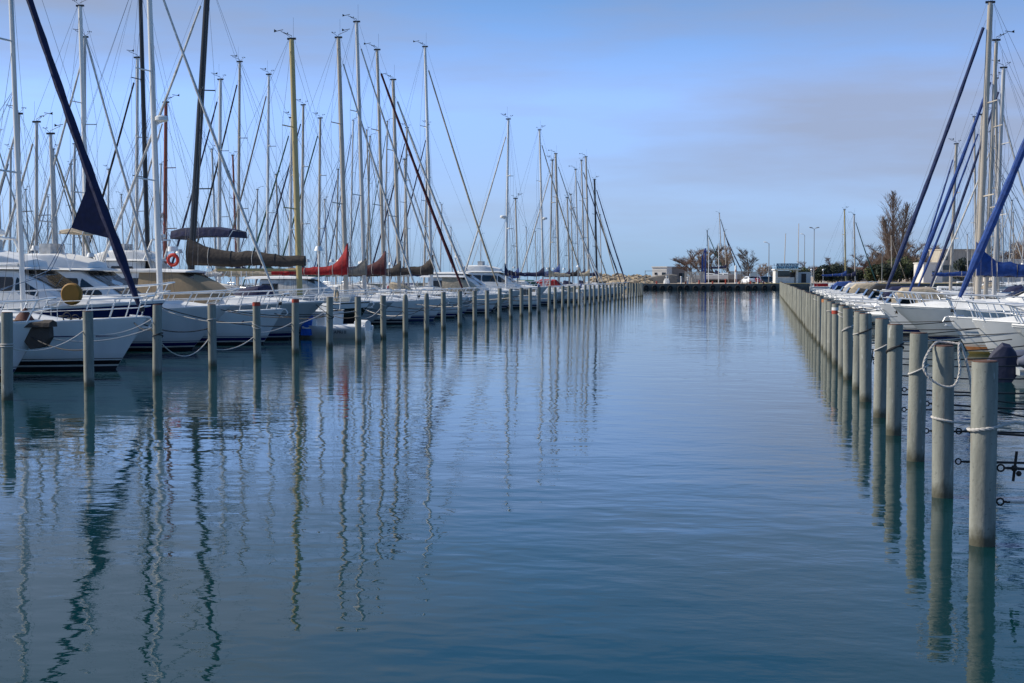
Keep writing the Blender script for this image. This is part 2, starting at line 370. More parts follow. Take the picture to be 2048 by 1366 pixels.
    if hood:
        h = MB(); body(h, [(-.60*L, .24*B, hs+ch_-.02, .20*B, hs+ch_+.08), (-.655*L, .30*B, hs+.3, .25*B, hs+ch_+.50), (-.73*L, .31*B, hs+.25, .26*B, hs+ch_+.62), (-.735*L, .30*B, hs+.3, .25*B, hs+ch_+.60)], rd=.2); h.build('sprayhood', FAB[hood], root)
    if bimini and bim:
        x0_, x1_, z = bim; h = MB(); body(h, [(x0_, .40*B, z-.42, .38*B, z-.08), (lerp(x0_, x1_, .3), .42*B, z-.36, .40*B, z+.06), (lerp(x0_, x1_, .8), .42*B, z-.36, .40*B, z+.04), (x1_, .40*B, z-.5, .38*B, z-.10)], rd=.12); h.build('bimini', FAB[bimini], root)
        h = MB(); xm_ = (x0_+x1_)/2
        for xa, xb_ in ((xm_-.6, x0_+.2), (xm_+.6, x1_-.2)): h.tube([(xa, -.42*B, hs+.2), (xb_, -.38*B, z-.1), (xb_, .38*B, z-.1), (xa, .42*B, hs+.2)], .018, 5)
        h.build('bimini_frame', steel, root)
    elif bimini:
        h = MB(); z = hs+2.05; body(h, [(-.76*L, .36*B, z-.12, .34*B, z), (-.82*L, .38*B, z-.1, .36*B, z+.08), (-.95*L, .36*B, z-.12, .34*B, z)], rd=.12); h.build('bimini', FAB[bimini], root)
        h = MB()
        for s in (-1, 1):
            pass
        for x in (-.77*L, -.94*L): h.tube([(-.87*L, -.4*B, hs), (x, -.36*B, z-.05), (x, .36*B, z-.05), (-.87*L, .4*B, hs)], .014, 5)
        h.build('bimini_frame', steel, root)
    if radar:
        r_ = MB(); z = M*.48 if radar is True else radar; r_.tube([(tx(z)+mr, 0, z-.14), (tx(z)+mr+.22, 0, z-.06)], .03, 5); r_.tube([(tx(z)+.34, 0, z-.06), (tx(z)+.34, 0, z), (tx(z)+.34, 0, z+.13), (tx(z)+.34, 0, z+.18)], [.16, .26, .26, .2], 14); r_.build('radar_dome', deckm, mast)
    if lod < 2:
        rail(root, L, B, fb, rake, -.25, -1.55, name='pulpit', bow=True, step=.75, r=.022, slant=.22)
        rail(root, L, B, fb, rake, -2.2, -.86*L, name='guard_rail', step=1.7, r=.009, slant=.0, h=.60)
        rail(root, L, B, fb, rake, -.88*L, -.985*L, name='pushpit', step=.6, r=.016, slant=-.05)
        an = MB(); an.tube([(.12, 0, fb+.03), (-.5, 0, fb+.08)], .03, 5); an.tube([(.12, 0, fb+.02), (.2, 0, fb-.12), (.02, 0, fb-.3)], .025, 5); an.box((.02, 0, fb-.26), (.22, .2, .03)); an.build('anchor', steel, root)
    if lod < 2:
        q = RND.random()
        if q < .55:
            wc = FAB[RND.choice(['navy', 'white', 'blue', 'beige', 'white', 'grey', 'red'])]
            for s in (-1, 1):
                h = MB(); P_ = []
                for k in range(5):
                    x = lerp(-.70*L, -.93*L, k/4); t = 1+x/L; y = hull_pt(L, B, fb, t, sheer(fb, t), rake).y*.95+.01; P_.append([(x, s*y, sheer(fb, t)+.08), (x, s*(y+.01), sheer(fb, t)+.56)])
                h.loft(P_, closed=False, caps=False); h.build('weather_cloth', wc, root)
        if q > .4:
            h = MB(); body(h, [(-.45*L, .3, hs+ch_+.08, .28, hs+ch_+.28), (-.45*L-.8, .3, hs+ch_+.08, .28, hs+ch_+.28)]); h.build('liferaft', FAB['white'] if q < .7 else deckm, root)
        if .3 < q < .75:
            h = MB()
            for k in range(3):
                x = -.36*L-k*.9-RND.random()*.4; h.tube([(x, -.34*B, hs+.12), (x-.02, -.34*B, hs+.2), (x-.45, -.34*B, hs+.22), (x-.55, -.34*B, hs+.2)], [.04, .11, .11, .04], 8)
            h.build('deck_fender', FAB[RND.choice(['white', 'navy', 'blue'])], root)
        h = MB(); a = RND.uniform(.5, .9); h.torus((-.985*L+.05, -.3*B, hs+.62), .22, .06, 'x', 14, 6); h.build('horseshoe_buoy', FAB[RND.choice(['beige', 'white', 'red', 'blue'])], root)
        if RND.random() < .6:
            h = MB(); h.tube([(-.97*L, .3*B, hs), (-.97*L, .3*B, hs+2.6)], .025, 5); h.tube([(-.97*L, .3*B, hs+2.6), (-.97*L, .3*B, hs+2.8)], [.2, .12], 10); h.build('antenna_pole', deckm, root)
    if wheel:
        h = MB(); h.torus((-.84*L, 0, hs+.62), .42, .015, 'x', 20); 
        for k in range(3):
            a = k*PI/3; h.tube([(-.84*L, .42*math.cos(a), hs+.62+.42*math.sin(a)), (-.84*L, -.42*math.cos(a), hs+.62-.42*math.sin(a))], .008, 4)
        h.build('steering_wheel', steel, root)
    if lod < 1:
        fe = MB()
        for q in (.4, .6, .8):
            p = hull_pt(L, B, fb, 1-q, .5, rake); fe.tube([(p.x, -p.y-.13, .32), (p.x, -p.y-.13, .38), (p.x, -p.y-.13, .8), (p.x, -p.y-.13, .88)], [.04, .11, .11, .04], 10)
            fe.tube([(p.x, -p.y-.13, .88), (p.x, -p.y*.98, fb*.86+.3)], .008, 4)
        fe.build('fender', FAB['white'], root)
    return root
def motorboat(X, Y, dirn, kind='fly', L=10.5, B=3.6, fb=1.55, hull=white, stripe=navyg, foul=antif, band=None, canvas=None, bimini=None, rake=1.5, rz=0, roof=1.45, radar=False, x0=.30, railh=.6, lod=0, bx=None, bw=.9, bzo=0):
    root = empty('motor_boat', (X, Y, 0), (0 if dirn > 0 else PI)+rz)
    make_hull(root, L, B, fb, [hull, stripe, foul, band or hull], rake=rake, flare=.28, full=2.8, stern=.9, band=.5 if band else 0)
    hs = fb*.86
    # foredeck hump
    fd = MB(); body(fd, [(-.06*L, .06*B, hs+.08, .03*B, hs+.2), (-.14*L, .22*B, hs+.02, .14*B, hs+.32), (-.26*L, .31*B, hs, .22*B, hs+.40), (-(x0+.06)*L, .35*B, hs-.05, .28*B, hs+.44)], rd=.16); fd.build('foredeck', deckm, root)
    r = roof
    st = [(-x0*L, .30*B, hs+.28, .20*B, hs+.42), (-(x0+.07)*L, .36*B, hs, .29*B, hs+r*.66), (-(x0+.15)*L, .39*B, hs, .31*B, hs+r*.96), (-(x0+.28)*L, .40*B, hs-.05, .33*B, hs+r), (-(x0+.42)*L, .40*B, hs-.05, .33*B, hs+r-.03)]
    if kind == 'open':
        st = [(-x0*L, .28*B, hs+.2, .18*B, hs+.3), (-(x0+.06)*L, .33*B, hs, .26*B, hs+r*.30), (-(x0+.16)*L, .35*B, hs, .29*B, hs+r*.34)]
    c = MB(); body(c, st, rd=.14); cab = c.build('cabin', deckm, root)
    g = MB()
    if kind != 'open':
        side_strip(g, st[1], st[2], .05, .96, .52, .76, v2=.50, v3=.90); side_strip(g, st[2], st[3], .04, .97, .50, .88); side_strip(g, st[3], st[4], .04, .9, .52, .88, v2=.6, v3=.88)
        a, b = st[0], st[2]
        for s in (-1, 0, 1):
            y0 = lambda k, q: (s*.66+k*.30)*q
            q = []
            for k, u in ((-1, .12), (1, .12), (1, .9), (-1, .9)):
                x = lerp(a[0], b[0], u); zt = lerp(a[4], st[1][4], u*2) if u < .5 else lerp(st[1][4], b[4], u*2-1)
                xx = lerp(a[0], st[1][0], u*2) if u < .5 else lerp(st[1][0], b[0], u*2-1); wt = lerp(a[3], b[3], u)
                q.append((xx+.03, y0(k, wt), zt+.075+.02))
            g.add(q, [(0, 1, 2, 3), (3, 2, 1, 0)])
        g.build('window', glassm, cab, smooth=False)
        ea = MB(); body(ea, [(st[2][0]+.35, .33*B, hs+r-.02, .30*B, hs+r+.03), (st[3][0], .36*B, hs+r+.0, .345*B, hs+r+.09), (st[4][0]-.8, .36*B, hs+r-.02, .34*B, hs+r+.06)], rd=.04); ea.build('roof', deckm, cab)
    if kind == 'open':
        ws = MB(); a = st[2]; ws.loft([[(a[0]+.5, -.22*B, a[4]), (a[0]+.2, -.22*B, a[4]+.45)], [(a[0]+.62, 0, a[4]), (a[0]+.3, 0, a[4]+.47)], [(a[0]+.5, .22*B, a[4]), (a[0]+.2, .22*B, a[4]+.45)], ], closed=False, caps=False)
        ws.loft([[(a[0]+.5, -.22*B, a[4]), (a[0]+.2, -.22*B, a[4]+.45)], [(a[0]-.5, -.3*B, a[4]-.1), (a[0]-.5, -.28*B, a[4]+.32)]], closed=False, caps=False); ws.build('windscreen', glassm, root)
        ob = MB(); ob.box((-L-.15, 0, .35), (.25, .2, .9)); body(ob, [(-L-.02, .16, .75, .12, 1.1), (-L-.2, .19, .7, .17, 1.32), (-L-.55, .17, .75, .12, 1.2)]); ob.build('outboard_motor', dark, root)
    if kind == 'fly':
        fz = hs+r+.05
        f = MB(); body(f, [(st[2][0]+.1, .22*B, fz, .20*B, fz+.22), (st[3][0]+.3, .31*B, fz, .30*B, fz+.52), (st[4][0], .32*B, fz, .31*B, fz+.5), (st[4][0]-.4, .31*B, fz, .30*B, fz+.3)], rd=.1); fo = f.build('flybridge', deckm, root)
        s_ = MB(); s_.box((st[3][0]-.3, .3, fz+.7), (.45, .5, .45)); s_.box((st[3][0]-.3, -.3, fz+.7), (.45, .5, .45)); s_.build('seat', FAB['white'], fo)
        ar = MB()
        for s in (-1, 1): ar.tube([(st[4][0]-.5, s*.34*B, fz), (st[4][0]-.95, s*.31*B, fz+1.15)], .06, 6)
        ar.tube([(st[4][0]-.95, -.31*B, fz+1.15), (st[4][0]-.95, .31*B, fz+1.15)], .06, 6); ar.build('radar_arch', deckm, root)
        r_ = MB(); z = fz+1.22; x = st[4][0]-.95; r_.tube([(x, 0, z), (x, 0, z+.06), (x, 0, z+.2), (x, 0, z+.26)], [.14, .26, .26, .18], 14); r_.tube([(x, .5, z-.05), (x-.1, .5, z+1.6)], .012, 4); r_.tube([(x, -.5, z-.05), (x-.3, -.5, z+2.1)], .012, 4); r_.build('radar_dome', deckm, root)
    if canvas:
        cm_ = MB()
        if kind == 'open': body(cm_, [(st[-1][0]+.3, .30*B, hs+.4, .26*B, hs+.75), (st[-1][0]-.3, .34*B, hs, .28*B, hs+1.25), (-.72*L, .36*B, hs-.1, .30*B, hs+1.3), (-.93*L, .36*B, hs-.1, .32*B, hs+.55)], rd=.2)
        else: body(cm_, [(st[0][0]+.12, .31*B, hs+.32, .22*B, hs+.50), (st[1][0]+.05, .38*B, hs+.1, .30*B, hs+r*.70), (st[2][0], .41*B, hs+.2, .33*B, hs+r*.98), (st[3][0]-.2, .42*B, hs+.4, .34*B, hs+r+.02)], rd=.12)
        cm_.build('canvas_cover', FAB[canvas], root)
    if bimini:
        zb = hs+r+(1.65 if kind == 'fly' else .8); zb += bzo; xb = bx if bx is not None else st[-1][0]+(.2 if kind == 'fly' else -.7)
        h = MB(); body(h, [(xb+bw, .32*B, zb-.16, .3*B, zb-.04), (xb+.1, .33*B, zb-.06, .31*B, zb+.08), (xb-bw, .32*B, zb-.14, .3*B, zb)], rd=.12); h.build('bimini', FAB[bimini], root)
        h = MB()
        for dx in (-bw*.95, bw*.95): h.tube([(xb, -.34*B, zb-1.5), (xb+dx, -.31*B, zb-.06), (xb+dx, .31*B, zb-.06), (xb, .34*B, zb-1.5)], .015, 5)
        h.build('bimini_frame', steel, root)
    if railh: rail(root, L, B, fb, rake, -.35, -(x0+.25)*L, h=railh, name='bow_rail', bow=True, step=1.0, r=.022, slant=.32, full=2.8, stern=.9, nose=.35)
    if lod < 1:
        fe = MB()
        for q in (.45, .7):
            p = hull_pt(L, B, fb, 1-q, .5, rake, .28, 2.8, .9); fe.tube([(p.x, -p.y-.13, .42), (p.x, -p.y-.13, .48), (p.x, -p.y-.13, .95), (p.x, -p.y-.13, 1.02)], [.04, .11, .11, .04], 10); fe.tube([(p.x, -p.y-.13, 1.0), (p.x, -p.y*.98, fb*.9)], .008, 4)
        fe.build('fender', FAB['white'], root)
    return root
# ------------------------------------------------------------------ water and land
def water_mat():
    m = bpy.data.materials.new('harbour_water'); m.use_nodes = True; n = m.node_tree.nodes; l = m.node_tree.links; b = n['Principled BSDF']
    b.inputs['Base Color'].default_value = (.002, .028, .032, 1); b.inputs['Roughness'].default_value = .006; b.inputs['IOR'].default_value = 1.333
    g = n.new('ShaderNodeNewGeometry')
    def nz(scale, det, st=(1, 1, 1), rot=0, dist=0):
        mp = n.new('ShaderNodeMapping'); mp.inputs['Scale'].default_value = st; mp.inputs['Rotation'].default_value = (0, 0, rot); l.new(g.outputs['Position'], mp.inputs[0])
        z = n.new('ShaderNodeTexNoise'); z.inputs['Scale'].default_value = scale; z.inputs['Detail'].default_value = det; z.inputs['Distortion'].default_value = dist; l.new(mp.outputs[0], z.inputs['Vector']); return z.outputs['Fac']
    def mth(op, a, b_):
        q = n.new('ShaderNodeMath'); q.operation = op
        for i, v in enumerate((a, b_)):
            if isinstance(v, (int, float)): q.inputs[i].default_value = v
            else: l.new(v, q.inputs[i])
        return q.outputs[0]
    a = mth('MULTIPLY', nz(.55, 2, (1, 1.6, 1), .3), WA)
    c = mth('MULTIPLY', nz(2.2, 1.5, (1, 1.5, 1), -.2, .3), WB)
    patch = n.new('ShaderNodeMapRange'); l.new(nz(.07, 3, (1.2, 1, 1)), patch.inputs['Value']); patch.inputs['From Min'].default_value = .42; patch.inputs['From Max'].default_value = .62; patch.inputs['To Min'].default_value = .25; patch.inputs['To Max'].default_value = 2.6
    e = mth('MULTIPLY', mth('MULTIPLY', nz(9, 2, (1, 1.6, 1)), WC), patch.outputs[0])
    h = mth('ADD', mth('ADD', a, c), e)
    bp = n.new('ShaderNodeBump'); bp.inputs['Strength'].default_value = 1; bp.inputs['Distance'].default_value = 1; l.new(h, bp.inputs['Height']); l.new(bp.outputs[0], b.inputs['Normal'])
    return m
WA, WB, WC = .015, .0043, .0007
mb = MB(); mb.add([(-6000, -60, 0), (6000, -60, 0), (6000, 9000, 0), (-6000, 9000, 0)], [(0, 1, 2, 3)])
tag(mb.build('water', water_mat(), smooth=False), kind='structure')
GZ = 1.15; QD = 284.0
ground_m = mat('ground_gravel', (.42, .34, .25), .9, var=.25, scale=.3)
grass_m = mat('verge_grass', (.22, .19, .07), .9, var=.3, scale=.8)
mb = MB(); A = [W(1270, QD+1.2, GZ), W(3000, QD+1.2, GZ), W(3600, 5000, GZ), W(1230, 5000, GZ), W(1185, 420, GZ)]
mb.add(A, [(0, 1, 2, 3, 4)]); B_ = [(p.x, p.y, -1) for p in A]; mb.add(A+B_, [(0, 4, 9, 5), (4, 3, 8, 9), (3, 2, 7, 8)])
tag(mb.build('ground', ground_m, smooth=False), kind='structure')
qm = mat('quay_concrete', (.16, .15, .13), .9, var=.4, scale=.8, stain=((.02, .025, .02), -.6, .9))
mb = MB()
for k in range(40):
    a = W(1262+k*30, QD, 0); b = W(1262+k*30+29.6, QD, 0); c = (a+b)/2
    mb.box((c.x, c.y+.6, .1), ((b-a).length, 1.3, 2.12), rz=YAW)
tag(mb.build('quay_wall', qm, smooth=False), 'low dark concrete quay wall closing the far end of the channel', 'quay wall')
mb = MB(); a = W(1520, QD+9, 0); b = W(2000, QD+9, 0); c = (a+b)/2; mb.box((c.x, c.y, GZ+.03), ((b-a).length, 14, .06), rz=YAW); tag(mb.build('verge', grass_m, smooth=False), kind='structure')
# ------------------------------------------------------------------ mooring poles
pole_m = mat('pole_concrete', (.34, .345, .30), .8, var=.30, scale=5, bump=.004, streak=True, stain=((.09, .065, .035), -.1, .35))
pole_t = mat('pole_rust_cap', (.12, .055, .035), .9, var=.4, scale=12)
def pole_material():
    m = bpy.data.materials.new('weathered_pole'); m.use_nodes = True; n = m.node_tree.nodes; l = m.node_tree.links; b = n['Principled BSDF']; b.inputs['Roughness'].default_value = .85
    t = n.new('ShaderNodeTexCoord'); oi = n.new('ShaderNodeObjectInfo')
    ad = n.new('ShaderNodeVectorMath'); ad.operation = 'ADD'; l.new(t.outputs['Object'], ad.inputs[0]); sc = n.new('ShaderNodeVectorMath'); sc.operation = 'SCALE'; sc.inputs[0].default_value = (37, 11, 23); l.new(oi.outputs['Random'], sc.inputs['Scale']); l.new(sc.outputs[0], ad.inputs[1])
    def nz(scale, zs, det=5, r=.6):
        mp = n.new('ShaderNodeMapping'); mp.inputs['Scale'].default_value = (1, 1, zs); l.new(ad.outputs[0], mp.inputs[0]); z = n.new('ShaderNodeTexNoise'); z.inputs['Scale'].default_value = scale; z.inputs['Detail'].default_value = det; z.inputs['Roughness'].default_value = r; l.new(mp.outputs[0], z.inputs['Vector']); return z.outputs['Fac']
    def rmp(v, a, b_, c0=0., c1=1.):
        q = n.new('ShaderNodeMapRange'); l.new(v, q.inputs['Value']); q.inputs['From Min'].default_value = a; q.inputs['From Max'].default_value = b_; q.inputs['To Min'].default_value = c0; q.inputs['To Max'].default_value = c1; return q.outputs[0]
    def mx(f, a, c):
        q = n.new('ShaderNodeMix'); q.data_type = 'RGBA'; l.new(f, q.inputs[0])
        if isinstance(a, tuple): q.inputs[6].default_value = a+(1,)
        else: l.new(a, q.inputs[6])
        q.inputs[7].default_value = c+(1,); return q.outputs[2]
    def mul(a, b_):
        q = n.new('ShaderNodeMath'); q.operation = 'MULTIPLY'
        for i, v in enumerate((a, b_)):
            if isinstance(v, float): q.inputs[i].default_value = v
            else: l.new(v, q.inputs[i])
        return q.outputs[0]
    c = mx(rmp(nz(7, .15), .35, .7), (.28, .285, .245), (.15, .155, .135))
    c = mx(mul(rmp(oi.outputs['Random'], 0, 1), .45), c, (.20, .205, .17))
    c = mx(mul(rmp(nz(28, 1.0, 3), .60, .72), .7), c, (.10, .10, .085))          # chips and pits
    c = mx(mul(rmp(nz(16, .08, 4), .62, .72), .6), c, (.20, .10, .05))           # rust runs
    c = mx(mul(rmp(nz(9, .25, 3), .66, .74), .5), c, (.6, .6, .56))              # droppings
    sx = n.new('ShaderNodeSeparateXYZ'); l.new(t.outputs['Object'], sx.inputs[0]); nn = nz(9, .6, 4)
    q = n.new('ShaderNodeMath'); q.operation = 'MULTIPLY_ADD'; l.new(nn, q.inputs[0]); q.inputs[1].default_value = -.32; l.new(sx.outputs['Z'], q.inputs[2])
    c = mx(mul(rmp(q.outputs[0], .06, -.10), .9), c, (.055, .052, .03))          # tide band
    l.new(c, b.inputs['Base Color']); bp = n.new('ShaderNodeBump'); bp.inputs['Distance'].default_value = .006; l.new(nz(18, .6), bp.inputs['Height']); l.new(bp.outputs[0], b.inputs['Normal']); return m
pole_m = pole_material()
red_p = mat('paint_red', (.42, .05, .02), .6, var=.3, scale=8); orange_p = mat('paint_orange', (.5, .2, .07), .6, var=.3, scale=8); white_p = mat('paint_white', (.7, .7, .68), .6, var=.2)
def pole(X, Y, h, r, cap='flat', seed=0, n=20):
    rn = random.Random(seed); root = empty('mooring_pole', (X, Y, 0)); mb = MB()
    dx, dy = rn.uniform(-.045, .045), rn.uniform(-.04, .04)
    if cap == 'dome': pts = [(0, 0, -1.5), (dx, dy, h-.3), (dx, dy, h-.22), (dx, dy, h-.12), (dx, dy, h-.03), (dx, dy, h)]; rr = [r, r, r*.92, r*.85, r*.6, r*.2]
    else: pts = [(0, 0, -1.5), (dx, dy, h-.02), (dx, dy, h)]; rr = [r, r, r*.985]
    mb.tube(pts, rr, n, caps=True); mb.build('shaft', white_p if cap == 'dome' and 0 else pole_m, root)
    if cap == 'dome': return root
    c = MB(); c.cyl((dx, dy, h+.001), r*.93, .012, n, r2=r*.9); c.build('cap', pole_t, root)
    if cap in ('red', 'orange', 'band'):
        c = MB(); z = h-.115 if cap != 'band' else h-.3
        if cap == 'band':
            c.cyl((dx, dy, z), r+.004, .11, n, 0); c.cyl((dx, dy, z+.11), r+.005, .09, n, 1); c.build('paint_band', [red_p, white_p], root)
        else: c.cyl((dx, dy, z), r+.004, .113, n); c.build('paint_band', red_p if cap == 'red' else orange_p, root)
    if rn.random() < .75 and n > 10 and seed not in (50, 51):
        c = MB(); z = h*rn.uniform(.55, .9); ti = rn.uniform(-.08, .08); tm = rn.choice([rope_w, rope_w, rope_k])
        for q in range(rn.choice([1, 2])):
            pts = [(dx+(r+.012)*math.cos(a), dy+(r+.012)*math.sin(a), z-q*.05+ti*math.cos(a+q)) for a in [2*PI*i/18 for i in range(19)]]; c.tube(pts, .014, 6)
        c.build('rope_loop', tm, root)
    return root
LPX = [10, 177, 311, 425, 515, 590, 658, 717, 767, 811, 853, 887, 920, 950, 975, 998.5, 1022, 1043, 1061, 1078, 1098, 1111, 1125, 1137, 1148.5, 1158.5, 1170, 1180, 1189, 1198, 1206, 1214, 1221, 1229, 1236, 1242, 1248, 1255, 1260.6, 1266, 1271.6, 1277, 1281, 1285]
LX = -16.25; LPOLES = []; RPOLES = []
capL = {4: 'red', 5: 'red', 9: 'dome', 10: 'dome'}; capN = {'red': 'red-topped grey', 'orange': 'orange-topped grey', 'dome': 'round-topped pale grey', 'band': 'red and white banded grey', 'flat': 'grey'}
for i, px in enumerate(LPX):
    y = Y_of(px, LX); x = LX; cp = capL.get(i, 'flat'); h = 1.87+random.Random(i).uniform(-.05, .05) - (.04 if i > 20 else 0)
    p = pole(x, y, h, .125, cp, i, 20 if i < 14 else 10); LPOLES.append((x, y, h))
    tag(p, f'{capN[cp]} mooring pole in the water, {ordw(i)} from the camera in the left row', 'mooring pole', 'mooring poles along the left side of the channel')
RPX = [1971, 1892, 1832, 1790, 1760.5, 1735, 1715.5, 1699, 1686, 1674, 1663.4, 1655, 1648, 1640.5, 1633.6, 1628, 1623.7]
RX = 2.17; ys = [Y_of(px, RX) for px in RPX]
while ys[-1] < 203: ys.append(ys[-1]+3.45)
capR = {9: 'band', 12: 'orange'}
for i, y in enumerate(ys):
    cp = capR.get(i, 'flat'); h = [1.86, 1.87, 1.87, 1.85, 1.88, 1.87][i % 6] + random.Random(i+90).uniform(-.03, .03)
    p = pole(RX, y, h, .128, cp, i+50, 24 if i < 16 else 10); RPOLES.append((RX, y, h))
    tag(p, f'{capN[cp]} mooring pole, {ordw(i)} from the camera in the right row', 'mooring pole', 'mooring poles along the right side of the channel')
# ------------------------------------------------------------------ boats
BOATS = []    # (row, Y, object, description, category)
def reg(row, o, desc, cat='sailing boat'): BOATS.append((row, o.location.y, o, desc, cat)); return o
def S(row, D, tip, mpx, ty, desc, dirn=1, M=None, **k):
    X, Y = PD(tip, D); xm = X_of(mpx, Y); J = abs(xm-X); dm = depth(xm, Y)
    if M is None: M = Z_of(ty, dm)
    if row == 'left': k['L'] = min(k.get('L', 10), 30.2+X) if dirn > 0 else -X-18.9
    if 'rake' in k: k['rake'] = min(k['rake'], 1.7)
    o = sailboat(X, Y, dirn, J, M, **k); reg(row, o, desc); return o
def Mo(row, D, tip, desc, dirn=1, **k):
    X, Y = PD(tip, D)
    if row == 'left': k['L'] = min(k.get('L', 10.5), 30.2+X)
    o = motorboat(X, Y, dirn, **k); reg(row, o, desc, 'motor boat'); return o
A_ = 'left'
b0 = Mo(A_, 37.0, 88, 'white boat at the photo edge with dark bow platform', kind='hard', L=10, B=3.2, fb=1.5, x0=.3, rake=1.0)
mb = MB(); body(mb, [(.25, .22, 1.38, .2, 1.5), (-.6, .3, 1.36, .28, 1.5), (-1.0, .3, 1.36, .28, 1.5)], rd=.03); mb.build('bow_platform', FAB['brown'], b0); mb = MB(); body(mb, [(.2, .12, 1.1, .1, 1.38), (0, .2, .85, .17, 1.38), (-.3, .2, .8, .17, 1.38), (-.5, .14, 1.0, .12, 1.38)], rd=.05); mb.build('anchor_cover', FAB['brown'], b0)
b1 = S(A_, 41, 292, 47, 0, 'white sailing boat with thick navy furled sail', M=13.6, L=11.5, B=3.5, fb=1.48, genoa='navy', gr=.135, flap=True, mastm=alumw, mr=.08, rake=.95, cover=None, hood=None, stripe=blackg, z_g=.25, gtop=.9, arm=1)
b2 = Mo(A_, 47.5, 330, 'white motor boat with a navy upper hull band', kind='fly', L=12, B=3.8, fb=1.85, band=navyg, roof=1.35, x0=.30, rake=1.6)
b3 = Mo(A_, 52.0, 460, 'tall white flybridge motor boat with beige bimini', kind='fly', L=11.5, B=3.8, fb=1.6, roof=1.55, bimini='beige', x0=.33, rake=1.5, bx=-5.6, bw=.5, bzo=-.2)
b4 = S(A_, 56.2, 566, 321, 0, 'white sailing boat with white furled sail and radar on its mast', M=15.5, L=12, B=3.5, fb=1.35, genoa='white', gr=.06, mastm=alumw, mr=.125, cover=None, hood=None, radar=8.9, gtop=.97)
b5 = Mo(A_, 60.5, 648, 'white motor boat with tan canvas over its windscreen', kind='hard', L=11.5, B=3.7, fb=1.6, canvas='tan', roof=1.5, x0=.38, hull=greyh, rake=1.6)
b6 = S(A_, 65.5, 168, 378, 0, 'stern-out sailing boat with black mast and long brown sail cover', dirn=-1, M=15.8, L=12.2, B=3.6, fb=1.4, genoa='white', gr=.07, mastm=matb, mr=.16, cover='brown', ch=1.75, hood='navy', lean=4.2, bh=2.05, pk=.2, bl=5.4, gtop=.96)
b7 = S(A_, 69, 740, 600, 83, 'dark navy sailing boat with ochre yellow mast', L=10.5, B=3.2, fb=1.45, hull=blackg, stripe=white, genoa=None, mastm=maty, mr=.15, cover=None, hood='white', band=white, bimini='navy', bim=(-6.7, -9.7, 5.0))
b8 = Mo(A_, 74.5, 788, 'grey motor boat under a loose white canvas cover', kind='hard', L=9, B=3, fb=1.35, canvas='white', roof=1.4, hull=greyh, x0=.36)
S(A_, 80, 842, 693, 80, 'white sailing boat with bright red sail cover', L=11, fb=1.3, genoa='white', gr=.06, mastm=alumt, mr=.135, cover='red', ch=1.15, pk=1.1, hood='white', stripe=antif)
S(A_, 86, 893, 730, 49, 'white sailing boat with grey sail cover', L=12, fb=1.3, genoa='white', gr=.06, mastm=alum, mr=.12, cover='grey', hood=None, stripe=antif2, foul=antif2)
S(A_, 92, 934, 769, 104, 'white sailing boat with maroon furled sail and sail cover', L=11.5, fb=1.3, genoa='maroon', gr=.10, mastm=alumt, mr=.11, cover='maroon', ch=1.5, hood='white')
S(A_, 97, 950, 799, 163, 'grey sailing boat with striped white canvas', L=11, fb=1.25, hull=greyh, genoa='white', gr=.09, mastm=alumt, mr=.13, cover='brown', hood='white')
S(A_, 104, 1003, 864, 98, 'white sailing boat with tall mast and brown sail cover', L=12, fb=1.35, genoa='beige', gr=.07, mastm=alumw, mr=.115, cover='brown', ch=1.4, hood='beige')
Mo(A_, 110, 1024, 'cream motor boat with yellowish canvas cabin', kind='hard', L=8.5, B=3, fb=1.3, canvas='beige', roof=1.5, hull=cream, x0=.32)
Mo(A_, 115.5, 1046, 'white motor boat with long curved side windows', kind='hard', L=11, fb=1.5, roof=1.6, x0=.28)
S(A_, 122, 915, 1012, 241, 'stern-out white sailing boat with white mast', dirn=-1, L=11, fb=1.25, genoa='white', gr=.07, mastm=alumw, mr=.10, cover='navy', hood=None, radar=True, lean=.8)
Mo(A_, 128, 1096, 'white flybridge motor boat with grey roof', kind='fly', L=12, B=3.8, fb=1.7, roof=1.6, x0=.25, bimini=None)
S(A_, 134, 1112, 1036, 398, 'small white sailing boat with short mast', L=8, B=2.7, fb=1.0, genoa=None, mastm=alumt, mr=.08, cover='blue', hood='blue', lod=1)
Mo(A_, 139, 1122, 'small white motor boat with low cabin', kind='open', L=7, B=2.6, fb=1.1, x0=.3, lod=1, canvas='white')
Mo(A_, 144, 1140, 'white motor boat with green canvas', kind='open', L=7.5, B=2.7, fb=1.15, canvas='green', lod=1)
S(A_, 150, 1030, 1099, 322, 'stern-out sailing boat with beige mast', dirn=-1, L=10.5, fb=1.2, genoa='white', gr=.07, mastm=alumt, mr=.08, cover='beige', hood=None, lod=1, lean=1.2)
S(A_, 155, 1174, 1087, 262, 'white sailing boat with navy sail cover', L=11, fb=1.2, genoa='beige', gr=.07, mastm=alumw, mr=.115, cover='navy', hood='navy', lod=1, radar=True)
Mo(A_, 160, 1178, 'white motor boat with red canvas', kind='open', L=7.5, B=2.7, fb=1.15, canvas='red', lod=1)
S(A_, 168, 1203, 1118, 309, 'white sailing boat with bright blue sail cover', L=11, fb=1.2, genoa='white', gr=.07, mastm=alumt, mr=.15, cover='blue', ch=1.4, hood=None, lod=1)
S(A_, 174, 1212, 1139, 396, 'white sailing boat with short beige mast', L=9, fb=1.1, genoa='white', gr=.06, mastm=alumt, mr=.10, cover='navy', hood='navy', lod=1)
S(A_, 180, 1222, 1157, 340, 'white sailing boat with thin grey mast', L=10, fb=1.2, genoa='grey', gr=.06, mastm=alum, mr=.09, cover='black', hood='grey', lod=1)
